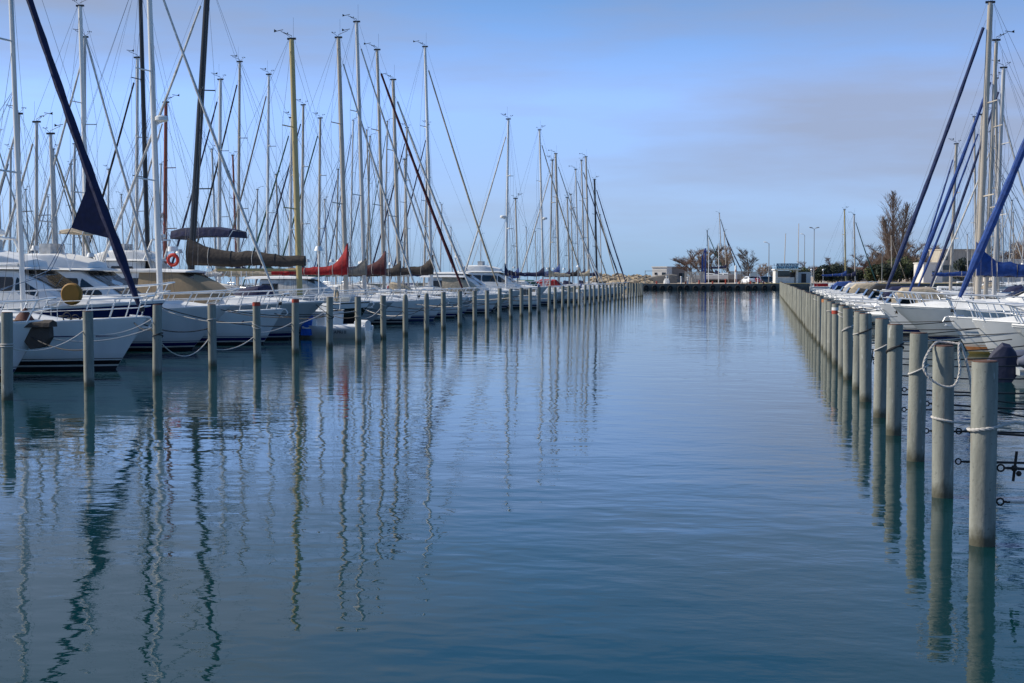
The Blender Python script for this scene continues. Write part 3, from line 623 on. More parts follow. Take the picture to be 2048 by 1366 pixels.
S(A_, 188, 1238, 1178, 315, 'white sailing boat with beige sail cover', L=10, fb=1.2, genoa='beige', gr=.06, mastm=alumt, mr=.13, cover='beige', hood='navy', lod=1)
S(A_, 194, 1246, 1169, 322, 'cream sailing boat with dark furled sail', L=10, fb=1.2, hull=cream, genoa='navy', gr=.08, mastm=alumt, mr=.10, cover='navy', hood=None, lod=1)
S(A_, 201, 1255, 1194, 360, 'white sailing boat with black mast', L=9.5, fb=1.2, genoa='steelblue', gr=.09, mastm=matb, mr=.15, cover='navy', hood='navy', lod=1)
Mo('second left', 84, 30, 'tall white flybridge motor boat with radar arch', dirn=-1, kind='fly', L=11.5, B=4, fb=1.9, roof=1.95, x0=.3)
# second and third rows: placed by mast pixel and row
def Rw(row, px, ty, Xm, dirn, desc, J=4.2, M=None, **k):
    Y = Y_of(px, Xm); D = depth(Xm, Y); m_ = Z_of(ty, D) if M is None else M
    k.setdefault('L', min(12.5, max(7.5, .66*m_+.6))); k.setdefault('fb', 1.2); k.setdefault('lod', 1)
    J = min(J, .4*k['L']); o = sailboat(Xm+dirn*J, Y, dirn, J, m_, **k); reg(row, o, desc); return o
B2 = 'second left'; B3 = 'third left'; B4 = 'rearmost left'
R2 = [(178, 18, 1, 'white', alumw, .135, 'beige', {}), (168, 80, -1, 'white', alum, .11, 'grey', {}), (273, 120, -1, 'black', alumw, .105, 'navy', {}),
 (298, 0, 1, None, matb, .14, 'black', dict(M=20)), (330, 208, -1, 'white', matr, .13, 'white', dict(radar=True)), (438, 163, -1, 'navy', alumw, .13, 'beige', {}),
 (476, 128, -1, 'black', alumt, .10, 'navy', {}), (534, 153, -1, 'grey', alumw, .10, 'green', {}), (580, 238, -1, 'green', alumw, .12, 'white', {}), (603, 213, -1, 'navy', alumt, .11, 'navy', {}),
 (637, 239, -1, 'green', alumt, .11, 'navy', {}), (112, 270, 1, 'beige', alum, .10, 'grey', {}), (73, 247, -1, 'white', alum, .10, 'navy', {}), (37, 231, -1, 'white', alumt, .10, 'green', {})]
cname = {None: 'bare forestay', 'white': 'white furled sail', 'black': 'black furled sail', 'navy': 'navy furled sail', 'grey': 'grey furled sail', 'green': 'green furled sail', 'beige': 'beige furled sail', 'blue': 'blue furled sail'}
mname = {alum.name: 'grey', alumw.name: 'pale', alumt.name: 'taupe', matb.name: 'black', matr.name: 'varnished', maty.name: 'yellow'}
for px, ty, d, g, mm, mr, cv, ex in R2:
    Rw(B2, px, ty, -36+(.8*d), d, f'white sailing boat with {mname[mm.name]} mast and {cname[g]}', genoa=g, gr=.075, mastm=mm, mr=mr, cover=cv, hood=RND.choice([None, 'navy', 'white']), lean=1.0, **ex)
R3 = [(5, 272, 1, 'white', alum), (20, 300, -1, 'navy', alum), (118, 300, 1, 'grey', alum), (147, 290, -1, 'white', alum), (152, 330, 1, 'white', alumw), (215, 340, -1, 'white', alumw), (319, 330, -1, 'white', alumw), (434, 300, 1, 'white', alum), (475, 312, 1, None, matr),
 (512, 380, -1, 'navy', alum), (560, 350, 1, 'grey', alumt), (700, 243, -1, 'navy', alumw), (734, 275, -1, 'black', alumt), (743, 262, 1, 'white', alumt), (768, 245, -1, 'green', alumt), (672, 340, -1, 'blue', alumt), (655, 400, 1, 'white', alum)]
for px, ty, d, g, mm in R3:
    best = min((-62, -70), key=lambda X: abs(Z_of(ty, depth(X, Y_of(px, X)))-15))
    Rw(B3, px, ty, best+d, d, f'white sailing boat with {mname[mm.name]} mast and {cname[g]}', genoa=g, gr=.08, mastm=mm, mr=.13, cover=RND.choice(['navy', 'blue', 'beige', 'grey']), hood=None)
R4 = [(817, 320, 1, 'white', alumt), (807, 258, -1, 'navy', alumt), (848, 252, -1, 'navy', alumt), (1073, 463, 1, None, alumt), (1203, 430, 1, 'white', alum), (880, 410, -1, 'white', alum), (905, 455, 1, None, alum), (960, 470, -1, 'white', alum), (1055, 455, 1, None, alum), (1146, 390, 1, 'white', alumt), (780, 400, 1, 'white', alum), (390, 400, 1, 'navy', alum), (250, 390, 1, 'white', alum), (60, 380, 1, 'white', alum), (95, 395, -1, 'navy', alum)]
for px, ty, d, g, mm in R4:
    cands = [X for X in (-36, -44, -62, -70, -98) if Y_of(px, X) < 420] or [-36]
    best = min(cands, key=lambda X: abs(Z_of(ty, depth(X, Y_of(px, X)))-14.5))
    Rw(B4, px, ty, best+d*1.5, d, f'white sailing boat with {mname[mm.name]} mast and {cname[g]}', genoa=g, gr=.08, mastm=mm, mr=.11, cover=RND.choice(['navy', 'blue', 'white', 'grey']), hood=None, lod=2)
# right side: bows towards the channel (-X)
C_ = 'right'
c0 = Mo(C_, 41.5, 2024, 'cream-decked white motor boat cut by the photo edge', dirn=-1, kind='hard', L=9, B=3, fb=1.25, x0=.4, rake=1.1)
c1 = Mo(C_, 45.0, 1945, 'white motor boat with slanted bow rails and plough anchor', dirn=-1, kind='hard', L=11, B=3.5, fb=1.28, x0=.45, rake=.7)
c2 = S(C_, 49.3, 1898, 2140, 0, 'white sailing boat with ochre waterline and thick blue furled sail', dirn=-1, M=13.2, L=10.5, B=3.2, fb=1.25, genoa='blue', gr=.135, foul=antif3, stripe=orange_p, mastm=alum, mr=.12, cover='blue', ch=1.5, hood='navy', z_g=.6, rake=.7, gtop=.9)
c3 = Mo(C_, 58, 1782, 'white motor boat with high rounded foredeck and wraparound rail', dirn=-1, kind='hard', L=10.5, B=3.6, fb=1.5, x0=.42, roof=1.2, rake=1.7)
c4 = S(C_, 65.5, 1758, 1955, 12, 'white sailing boat with red star on its bow and tallest mast', dirn=-1, L=11.5, B=3.5, fb=1.4, genoa='steelblue', gr=.10, mastm=alumt, mr=.145, cover='blue', ch=1.45, bh=1.6, hood=None, rake=.8, gtop=.95)
S(C_, 75, 1806, 1970, 86, 'white sailing boat with thick bright blue furled sail', dirn=-1, L=11, fb=1.2, genoa='blue', gr=.105, mastm=alumt, mr=.105, cover='navy', hood='beige', gtop=.88)
S(C_, 85, 1848, 1987, 140, 'white sailing boat with slate blue furled sail', dirn=-1, L=11, fb=1.2, genoa='steelblue', gr=.085, mastm=alum, mr=.13, cover='white', hood=None, gtop=.93)
S(C_, 101, 1825, 1949, 232, 'white sailing boat with taupe twin-spreader mast', dirn=-1, L=10, fb=1.15, genoa='blue', gr=.08, mastm=alumt, mr=.12, cover='beige', hood='navy', lod=1)
S(C_, 118, 1856, 1973, 275, 'white sailing boat with beige mast and white furled sail', dirn=-1, L=10, fb=1.15, genoa='white', gr=.08, mastm=alumt, mr=.13, cover='grey', hood=None, lod=1)
S(C_, 123, 1817, 1900, 290, 'white sailing boat with slim blue furled sail', dirn=-1, L=9.5, fb=1.15, genoa='blue', gr=.09, mastm=alumt, mr=.14, cover='beige', hood='beige', lod=1)
for D, tp, ds, kw in [(73, 1722, 'small open white motor boat with dark outboard cover', dict(L=5.5, B=2.1, fb=.75)), (82, 1704, 'small white motor boat with tan canvas', dict(L=6, B=2.3, fb=.85, canvas='beige')),
    (90, 1692, 'small white runabout with navy canvas', dict(L=6, B=2.3, fb=.85, canvas='navy')), (98, 1680, 'low white motor boat with a green stripe', dict(L=6, B=2.3, fb=.8, stripe=greeng, hull=white, band=greeng)), (107, 1668, 'white motor boat with black canvas roll', dict(L=6.5, B=2.4, fb=.9, canvas='black')),
    (117, 1658, 'white cabin motor boat with clear windscreen', dict(L=6.5, B=2.4, fb=.9)), (128, 1648, 'small white motor boat with beige cover', dict(L=6, B=2.3, fb=.85, canvas='beige')), (140, 1640, 'small white motor boat with white cover', dict(L=6, B=2.3, fb=.85, canvas='white')),
    (153, 1632, 'small white motor boat with open cockpit', dict(L=6, B=2.3, fb=.85)), (166, 1625, 'small white motor boat with blue canvas', dict(L=6, B=2.3, fb=.85, canvas='blue'))]:
    Mo(C_, D, tp, ds, dirn=-1, kind='open', rake=1.0, x0=.25, railh=.42, lod=1, **kw)
C2 = 'rear right'
for px, ty, X, d, g, mm, cv in [(1691, 420, 12.5, 1, None, maty, 'blue'), (1710, 430, 14.5, 1, 'green', alumt, 'navy'), (2006, 388, 36, 1, 'white', alum, 'navy'), (2016, 402, 40, -1, 'white', alum, 'blue'), (2027, 425, 48, 1, 'white', alumt, 'navy'), (2042, 440, 55, -1, 'white', alum, 'navy'), (2000, 440, 60, 1, None, alumt, 'beige'), (1935, 470, 44, 1, None, alum, 'navy'), (1996, 160, 18, 1, 'white', alumt, 'blue'), (1952, 236, 24, 1, None, alumt, 'navy'), (1783, 470, 30, 1, 'beige', alumt, 'beige')]:
    Rw(C2, px, ty, X, d, f'white sailing boat with {mname[mm.name]} mast and {cname[g]}', genoa=g, gr=.09, mastm=mm, mr=.12, cover=cv, hood=None, lod=1 if px in (1691, 1710, 1996) else 2)
rows = {}
for r_, y, o, d, c in BOATS: rows.setdefault(r_, []).append((y, o, d, c))
for r_, l_ in rows.items():
    l_.sort(key=lambda q: q[0]); seen = {}
    for i, (y, o, d, c) in enumerate(l_):
        tail = f', {ordw(i)} in the {r_} row'; ws = d.split(); lab = ' '.join(ws[:16-len(tail.split())+ (0)])+tail; lab = lab.replace(', ,', ',')
        tag(o, lab, c, {'left': 'boats moored along the left row of poles', 'right': 'boats moored along the right row of poles'}.get(r_, 'boats in the rows behind'))
# star, emblem, names on hulls
def text_mesh(s, size, m, parent, name='lettering', loc=(0, 0, 0), rot=(PI/2, 0, 0), ext=.004):
    cu = bpy.data.curves.new('t', 'FONT'); cu.body = s; cu.size = size; cu.extrude = ext; cu.align_x = 'CENTER'; cu.align_y = 'CENTER'
    t = bpy.data.objects.new('t', cu); col.objects.link(t); bpy.context.view_layer.update()
    me = bpy.data.meshes.new_from_object(t.evaluated_get(bpy.context.evaluated_depsgraph_get())); bpy.data.objects.remove(t); me.materials.clear(); me.materials.append(m)
    o = bpy.data.objects.new(name, me); col.objects.link(o); o.parent = parent; o.location = loc; o.rotation_euler = rot; return o
# emblem line on boat 1 (viewer side is -Y local)
def hull_line(root, L, B, fb, rake, xs, z, th, m, name, flare=.2, full=2.3, stern=.8, side=-1):
    mb = MB()
    for x0, x1, t0, t1 in xs:
        P = []
        for k in range(9):
            x = lerp(x0, x1, k/8); h = lerp(t0, t1, k/8)
            lo, hi = 0., 1.
            for _ in range(25):
                mdl = (lo+hi)/2
                if hull_pt(L, B, fb, mdl, z, rake, flare, full, stern).x < x: lo = mdl
                else: hi = mdl
            y = hull_pt(L, B, fb, lo, z, rake, flare, full, stern).y+.012
            P.append([(x, side*y, z-h/2), (x, side*y, z+h/2)])
        mb.loft(P, closed=False, caps=False)
    return mb.build(name, m, root)
hull_line(b1, 11.5, 3.5, 1.48, .95, [(-6.2, -1.75, .02, .03), (-1.28, -.75, .05, .01)], .98, .03, navyg, 'hull_stripe')
st_ = MB()
for k in range(8):
    a = k*PI/4; st_.add([(-1.5, -.62-.0, .98), (-1.5+.09*math.cos(a), -.62, .98+.09*math.sin(a)), (-1.5+.03*math.cos(a+.4), -.62, .98+.03*math.sin(a+.4))], [(0, 1, 2), (2, 1, 0)])
def hull_y(root_args, x, z, flare=.2, full=2.3, stern=.8):
    L, B, fb, rake = root_args; lo, hi = 0., 1.
    for _ in range(25):
        mdl = (lo+hi)/2
        if hull_pt(L, B, fb, mdl, z, rake, flare, full, stern).x < x: lo = mdl
        else: hi = mdl
    return hull_pt(L, B, fb, lo, z, rake, flare, full, stern).y
yy = hull_y((11.5, 3.5, 1.48, .95), -1.5, .98); st_.v = [(x, -yy-.03, z) for x, y, z in st_.v]; st_.build('emblem', navyg, b1, smooth=False)
hull_line(b4, 12, 3.5, 1.35, .85, [(-4, -1.7, .02, .03), (-1.25, -.85, .05, .01)], .92, .03, navyg, 'hull_stripe')
em = MB(); yy = hull_y((12, 3.5, 1.35, .85), -1.45, .92); em.ball((-1.45, -yy-.01, .92), .08, 10, sc=(1, .2, 1)); em.build('emblem', navyg, b4)
hull_line(b2, 12, 3.8, 1.85, 1.6, [(-9, -1.6, .03, .03)], 1.02, .03, navyg, 'hull_stripe', .28, 2.8, .9)
em = MB(); yy = hull_y((11.5, 3.5, 1.4, .8), -.75, 1.05)
for k in range(5):
    a = PI/2+k*2*PI/5; em.add([(-.75+.03*math.cos(a+.63), yy+.03, 1.05+.03*math.sin(a+.63)), (-.75+.13*math.cos(a), yy+.03, 1.05+.13*math.sin(a)), (-.75+.05*math.cos(a-.63), yy+.03, 1.05+.05*math.sin(a-.63)), (-.75, yy+.03, 1.05)], [(0, 1, 2, 3), (3, 2, 1, 0)])
em.build('star_emblem', red_p, c4, smooth=False)
hull_line(c2, 10.5, 3.2, 1.25, .7, [(-.5, -1.6, .02, .04)], .78, .03, rope_b, 'hull_stripe', side=1)
yy = hull_y((10.5, 3.2, 1.45, .85), -4.2, 1.05)
text_mesh('MARCO', .2, navyg, b7, loc=(-4.6, -yy-.05, 1.17), rot=(PI/2, 0, -.08))
mb = MB(); 
for k in range(6): mb.torus((-1.75-.13*k, -.35+.05*(k % 2), 1.37+.03*k), .13, .018, 'z' if k % 2 else 'y', 14, 5)
cp = mb.build('coiled_rope', rope_k); cp.location = (b1.location.x, b1.location.y, .02); tag(cp, 'black rope coiled on the foredeck of the nearest left sailing boat', 'rope')
mb = MB(); mb.tube([(0, 0, 0), (0, 0, .1), (.03, 0, .32)], [.26, .2, .02], 10); o = mb.build('hatch_cover', mat('cover_rust', (.09, .03, .02), .8)); o.location = (b0.location.x-.55, b0.location.y, 1.55); tag(o, 'small rust brown pointed cover on the edge boat foredeck', 'cover')
mb = MB()
for s2 in (-1, 1): mb.tube([(-1.3, s2*.3, .2), (-1.2, s2*.3, .2), (1.1, s2*.3, .2), (1.3, s2*.1, .22)], [.1, .2, .2, .12], 10)
o = mb.build('rolled_tender', greyh); o.location = (b7.location.x-2.0, b7.location.y, 1.42); tag(o, 'grey rubber tender lying on the foredeck of the dark navy sailing boat', 'tender')
# round ochre float cover on the rail of boat 2, red lifebuoy
def disc_thing(name, p, R, th, m, label, cat, rz=0):
    mb = MB(); mb.tube([(0, -th, 0), (0, -th*.6, 0), (0, th*.6, 0), (0, th, 0)], [R*.86, R, R, R*.86], 20); o = mb.build(name, m); o.location = p; o.rotation_euler = (0, 0, rz); return tag(o, label, cat)
X, Y = PD(144, 46.3); disc_thing('float_cover', (X, Y, Z_of(588, 46.3)), .36, .1, mat('ochre_cover', (.25, .12, .01), .7, scale=5), 'round ochre cover hung on the bow rail of the navy-banded motor boat', 'cover')
mb = MB(); mb.torus((0, 0, 0), .21, .075, 'y', 20, 8); o = mb.build('lifebuoy', mat('lifebuoy_red', (.6, .03, .01), .5)); X, Y = PD(347, 59.0); o.location = (X, Y, Z_of(520, 59)); tag(o, 'red ring lifebuoy hanging beside the black mast', 'lifebuoy')
mb = MB(); mb.cyl((0, 0, -.1), .22, .2, 16, r2=.2); o = mb.build('liferaft_canister', deckm); X, Y = PD(347, 59.6); o.location = (X, Y, Z_of(498, 59.6)); tag(o, 'small white round canister just above the red lifebuoy', 'canister')
# small dinghy with blue cloth (between poles six and nine)
def dinghy():
    X, Y = PD(738, 62.0); r = empty('dinghy', (X, Y, 0)); L = 3.35
    h = MB(); rg = []
    for i in range(13):
        u = i/12; x = -L*u; wdt = .68*(1-max(0, (u-.55)/.45)**2.2)+.03; zt = .52+.16*max(0, u-.6)
        rg.append([(x, -wdt, zt), (x, -wdt-.02, zt-.12), (x, -wdt*.92, .22), (x, -wdt*.75, -.05), (x, 0, -.15), (x, wdt*.75, -.05), (x, wdt*.92, .22), (x, wdt+.02, zt-.12), (x, wdt, zt), (x, wdt-.1, zt+.02), (x, wdt*.6, zt-.2), (x, -wdt*.6, zt-.2), (x, -wdt+.1, zt+.02)])
    h.loft(rg); h.build('hull', white, r)
    f = MB()
    for s in (-1, 1): f.tube([(-.02, s*.55, .42), (-.1, s*.55, .42), (-.8, s*.56, .42), (-1.6, s*.6, .43), (-1.65, s*.6, .43)], [.1, .17, .17, .15, .08], 12)
    f.build('float_tube', white, r)
    b = MB(); body(b, [(-.05, .5, .1, .45, .72), (-.55, .5, .1, .45, .74)], rd=.1); b.build('stern_box', deckm, r)
    c = MB(); body(c, [(-2.25, .6, .42, .35, .95), (-2.5, .64, .40, .4, 1.05), (-2.85, .6, .42, .38, 1.02)], rd=.2); c.build('console', deckm, r)
    c = MB(); body(c, [(-2.42, .73, .12, .46, 1.08), (-2.9, .66, .12, .44, 1.06)], rd=.2); c.build('blue_cloth', mat('cloth_blue', (.01, .12, .55), .8, bump=.01, scale=8), r)
    text_mesh('CAPRI II', .2, dark, r, loc=(-1.15, -.70-.08, .27), rot=(PI/2, 0, 0)); tag(r, 'small white dinghy with bright blue cloth lying across the bows', 'dinghy')
dinghy()
# inflatable at the right edge
def rib():
    X, Y = PD(2021, 36.2); r = empty('inflatable_boat', (X, Y, 0)); g = mat('rubber_grey', (.12, .13, .17), .35, coat=.2); gn = mat('rubber_blue', (.012, .016, .045), .7, bump=.02, scale=6)
    t = MB()
    for s in (-1, 1):
        t.tube([(0, s*.62, .55), (.25, s*.63, .55), (.5, s*.63, .55), (2.4, s*.6, .55), (3.1, s*.35, .68), (3.4, 0, .75)], [.08, .22, .25, .25, .23, .22], 14)
    t.build('tube', g, r)
    f = MB(); body(f, [(.1, .5, .2, .5, .36), (2.4, .45, .2, .45, .36), (3.1, .15, .3, .15, .42)]); f.build('floor', greyh, r)
    o = MB(); body(o, [(-.62, .10, .18, .05, .42), (-.45, .18, .05, .10, .72), (-.2, .2, -.05, .13, .95), (.0, .2, .0, .15, .90), (.16, .16, .2, .10, .70)], rd=.06); o.box((-.25, 0, 0), (.22, .16, .8)); o.build('outboard_cover', gn, r)
    h = MB(); h.torus((.28, -.84, .42), .1, .014, 'y'); h.torus((.5, -.86, .42), .1, .014, 'y'); h.build('handle', steel, r)
    r.rotation_euler = (0, 0, .15); tag(r, 'dark grey inflatable tender with a navy-covered outboard near the second right pole', 'inflatable boat')
rib()
# ------------------------------------------------------------------ mooring lines
def rope_pts(a, b, sag, n=14): return [Vector(a).lerp(Vector(b), i/n)-Vector((0, 0, sag*4*(i/n)*(1-i/n))) for i in range(n+1)]
LINES = []
def line(a, b, sag, r, m, label, grp, name='mooring_line'):
    mb = MB(); mb.tube(rope_pts(a, b, sag), r, 6); tag(mb.build(name, m), label, 'mooring line', grp)
gl = 'mooring lines along the left poles'; gr_ = 'mooring lines along the right poles'
P = LPOLES
def bowpt(o, dz=0):
    return Vector((o.location.x-.1, o.location.y, dz))
specs = [(0, 1, .28, 1.2, 1.36, rope_w), (1, 2, .18, 1.30, 1.52, rope_w), (2, 3, .62, 1.25, .82, rope_w), (3, 4, .2, .55, .72, rope_w), (4, 5, .1, .85, 1.05, rope_w), (5, 6, .06, .95, 1.35, rope_w), (6, 7, .05, 1.35, 1.28, rope_w), (7, 8, .25, 1.1, 1.3, rope_w), (8, 9, .15, .8, 1.1, rope_k), (9, 10, .12, .9, 1.2, rope_k), (10, 11, .1, 1.0, 1.3, rope_k), (11, 12, .12, 1.1, 1.2, rope_k), (12, 13, .1, 1.1, 1.2, rope_w)]
for i, j, sg, za, zb, m in specs:
    line((P[i][0]-.13, P[i][1], za), (P[j][0]-.13, P[j][1], zb), sg, .016, m, f'{"white" if m is rope_w else "black"} rope slung between the {ordw(i)} and {ordw(j)} left poles', gl)
front = sorted([q for q in BOATS if q[0] == 'left'], key=lambda q: q[1])
fbh = {id(b1): 1.48, id(b2): 1.8, id(b3): 1.6, id(b4): 1.35, id(b5): 1.6}
for k, (r_, y, o, d, c) in enumerate(front[:15]):
    if 'stern-out' in d: continue
    z = fbh.get(id(o), 1.25)-.12; pl = sorted(P, key=lambda q: abs(q[1]-y+.0))
    lo_ = [q for q in pl if q[1] < y][0:1]; hi_ = [q for q in pl if q[1] >= y][0:1]
    for nm, q in (('near', lo_), ('far', hi_)):
        if not q: continue
        q = q[0]; i = P.index(q); m = RND.choice([rope_k, rope_k, rope_w])
        line((o.location.x-.3, o.location.y+(-.15 if nm == 'near' else .15), z), (q[0]-.13, q[1], RND.uniform(.9, 1.35)), RND.uniform(.05, .25), .016, m, f'{"white" if m is rope_w else "black"} rope from the {ordw(k)} left-row boat to the {nm} pole beside its bow', gl)
RP = RPOLES
rightb = sorted([q for q in BOATS if q[0] == 'right'], key=lambda q: q[1])
for k, (r_, y, o, d, c) in enumerate(rightb[:14]):
    z = 1.15 if c == 'sailing boat' else 1.05
    if y > 90: z = .75
    pl = sorted(RP, key=lambda q: abs(q[1]-y))
    for nm, q in (('near', [q for q in pl if q[1] < y][1 if k < 6 else 0]), ('far', [q for q in pl if q[1] >= y][0])):
        m = RND.choice([rope_k, rope_k, rope_w])
        line((o.location.x+.25, o.location.y, z), (q[0]+.14, q[1], RND.uniform(.9, 1.3)), RND.uniform(.03, .12), .016, m, f'{"white" if m is rope_w else "black"} rope from the {ordw(k)} right-row boat to the {nm} pole beside its bow', gr_)
# chains and ropes from the nearest right poles, with iron pick-up bars
iron = mat('iron_dark', (.02, .016, .014), .8, bump=.004, scale=20)
def pickup(i, z, zr, xr, dy, m, full=True):
    x, y, h = RP[i]; r = empty('pickup_line', (x+.13, y, z)); mb = MB()
    mb.torus((.04, 0, 0), .034, .009, 'y', 12); mb.torus((.10, 0, 0), .03, .009, 'z', 12); mb.build('shackle', iron, r)
    mb = MB(); mb.tube([(.1, 0, 0), (xr, 0, 0)]+rope_pts((xr, 0, 0), (5.2, dy, zr-z if full else .05), .12 if full else .25)[1:], .016, 6); mb.build('rope', m, r)
    if full:
        mb = MB(); mb.tube([(xr, 0, -.13), (xr+.03, 0, .17)], .015, 6); mb.ball((xr+.01, 0, 0), .035, 8); mb.ball((xr+.05, -.02, -.05), .03, 8); mb.build('pickup_bar', iron, r)
    tag(r, f'dark mooring line with {"upright iron bar" if full else "shackle near the water"} right of the {ordw(i)} right pole', 'mooring line', gr_)
for i in range(10):
    pickup(i, .78+.03*((i*7) % 3), .75, .16+.02*((i*5) % 4), 1.5+i*.4, rope_k)
    if i < 5: pickup(i, .44, .15, 1.5, 2, rope_w if i == 0 else rope_k, False)
# heavy rope loop on the second right pole and ropes on the first
x, y, h = RP[1]
mb = MB(); n = 40; pts = [Vector((x+.16, y-.05, h+.03)), Vector((x, y-.02, h+.05)), Vector((x-.14, y-.06, h+.03)), Vector((x-.27, y-.15, h-.2)), Vector((x-.22, y-.18, h-.36)), Vector((x-.05, y-.19, h-.47)), Vector((x+.09, y-.18, h-.46)), Vector((x+.15, y-.16, h-.3)), Vector((x+.14, y-.14, h-.1)), Vector((x+.15, y-.1, h+.05)), Vector((x+.2, y-.1, h-.05)), Vector((x+.28, y-.1, h-.4)), Vector((x+.34, y-.1, h-.85)), Vector((x+.42, y-.1, h-1.2))]
def smooth_path(pts, k=6):
    out = []
    for i in range(len(pts)-1):
        p0, p1, p2, p3 = pts[max(i-1, 0)], pts[i], pts[i+1], pts[min(i+2, len(pts)-1)]
        for j in range(k):
            t = j/k; out.append(.5*((2*p1)+(p2-p0)*t+(2*p0-5*p1+4*p2-p3)*t*t+(3*p1-p0-3*p2+p3)*t**3))
    return out+[pts[-1]]
sp_ = smooth_path(pts, 7)
def twist(mb, path, R, r):
    for s in range(3):
        q = []; d = 0
        for i, p in enumerate(path):
            if i: d += (p-path[i-1]).length
            t = (path[min(i+1, len(path)-1)]-path[max(i-1, 0)]).normalized(); u = t.cross(Vector((0, 1, .2))).normalized(); v = t.cross(u); a = d*42+s*2.094
            q.append(p+(u*math.cos(a)+v*math.sin(a))*R)
        mb.tube(q, r, 5)
def resample(path, st):
    out = [path[0]]; acc = 0
    for i in range(1, len(path)):
        a, b = path[i-1], path[i]; L_ = (b-a).length; n_ = max(1, int(L_/st))
        for k in range(1, n_+1): out.append(a.lerp(b, k/n_))
    return out
twist(mb, resample(sp_, .018), .009, .0085); tag(mb.build('rope_hank', rope_w), 'thick pale twisted rope looped over the top of the second right pole', 'rope')
mb = MB(); pts = [Vector((x+.135*math.cos(a)*1.09, y+.135*math.sin(a)*1.09, .95-.03*math.cos(a))) for a in [PI*.9+i*.12 for i in range(24)]]+[Vector((x+.5, y-.1, .92)), Vector((x+3, y+1, .9)), Vector((x+6, y+2, .9))]
twist(mb, resample(pts, .03), .008, .009); tag(mb.build('mooring_line', rope_w), 'pale rope wrapped round the middle of the second right pole and stretched rightwards', 'mooring line', gr_)
x, y, h = RP[0]; mb = MB(); pts = [Vector((x+.148*math.cos(a), y+.148*math.sin(a), h-.66+.02*math.cos(a))) for a in [PI*.8+i*.15 for i in range(22)]]+[Vector((x+.3, y, h-.6)), Vector((x+2, y+.6, h-.95)), Vector((x+5, y+1, h-.9))]
twist(mb, resample(pts, .03), .009, .010); tag(mb.build('mooring_line', rope_w), 'pale twisted rope tied round the nearest right pole', 'mooring line', gr_)
# ------------------------------------------------------------------ pontoons
plank = mat('pontoon_planks', (.24, .19, .14), .85, var=.3, scale=4)
def pontoon(X, y0, y1, w, label):
    r = empty('pontoon', (X, y0, 0)); mb = MB()
    k = int((y1-y0)/1.0)
    for i in range(k): mb.box((0, i*1.0+.5, .52), (w, .97, .08))
    mb.build('walkway', plank, r, smooth=False); mb = MB()
    for i in range(0, k, 8): mb.box((0, i+2, .2), (w*.8, 4.5, .5))
    mb.build('float', qm, r, smooth=False); tag(r, label, 'pontoon', 'pontoons between the boat rows')
pontoon(-31.2, 30, 205, 1.6, 'plank pontoon behind the left front row of boats'); pontoon(-50, 40, 240, 1.6, 'plank pontoon behind the second left row'); pontoon(-84, 60, 260, 1.8, 'plank pontoon behind the third left row'); pontoon(17.5, 30, 205, 1.6, 'plank pontoon behind the right row of boats')
# ------------------------------------------------------------------ far quay
def at(px, D, z=GZ): return W(px, D, z)
def faceyaw(): return YAW
# fuel station building
fs = empty('fuel_station', at(1574, 300), YAW); s_ = 300/F
mb = MB(); mb.box((-24*s_, 0, 1.75), (.5, 3, 3.5)); mb.box((17*s_, 0, 1.75), (.45, 3, 3.5)); mb.box((-2.5*s_, 0, 3.6), (52*s_, 4, .3)); mb.build('frame', white_p, fs, smooth=False)
mb = MB(); mb.box((-4*s_, .4, .8), (34*s_, 2.4, 1.6)); mb.build('counter', deckm, fs, smooth=False)
mb = MB(); mb.box((-9*s_, .2, 2.5), (25*s_, 2.0, 1.7)); mb.build('window', glassm, fs, smooth=False)
mb = MB(); mb.box((11*s_, .3, 1.5), (8*s_, 1.6, 2.9)); mb.build('door', dark, fs, smooth=False)
mb = MB(); mb.box((-4*s_, -2.1, 4.25), (44*s_, .12, .3)); mb.box((-4*s_, -2.09, 4.5), (43.9*s_, .11, 1.5), 1); sg = mb.build('sign', [mat('sign_blue', (.12, .42, .62), .5), mat('sign_pale', (.62, .8, .85), .5)], fs, smooth=False)
text_mesh('LA STATION', .86, mat('sign_ink', (.005, .03, .12), .5), sg, loc=(-4*s_, -2.19, 4.84), ext=.02).scale = (1.2, 1, 1)
text_mesh('DU PORT', .86, MATS['sign_ink'], sg, loc=(-4*s_, -2.19, 4.12), ext=.02).scale = (1.2, 1, 1)
fs.scale = (1, 1, .80)
tag(fs, 'white fuel station kiosk with a pale blue LA STATION DU PORT sign', 'kiosk')
mb = MB(); mb.box((0, 0, 1.2), (3.0, 4, 2.4)); mb.box((0, -2.02, 1.1), (1.0, .1, 1.9), 1); o = mb.build('service_block', [greyh, dark], smooth=False); o.location = at(1603, 303); o.rotation_euler = (0, 0, YAW); tag(o, 'grey service block adjoining the fuel station on its right', 'shed')
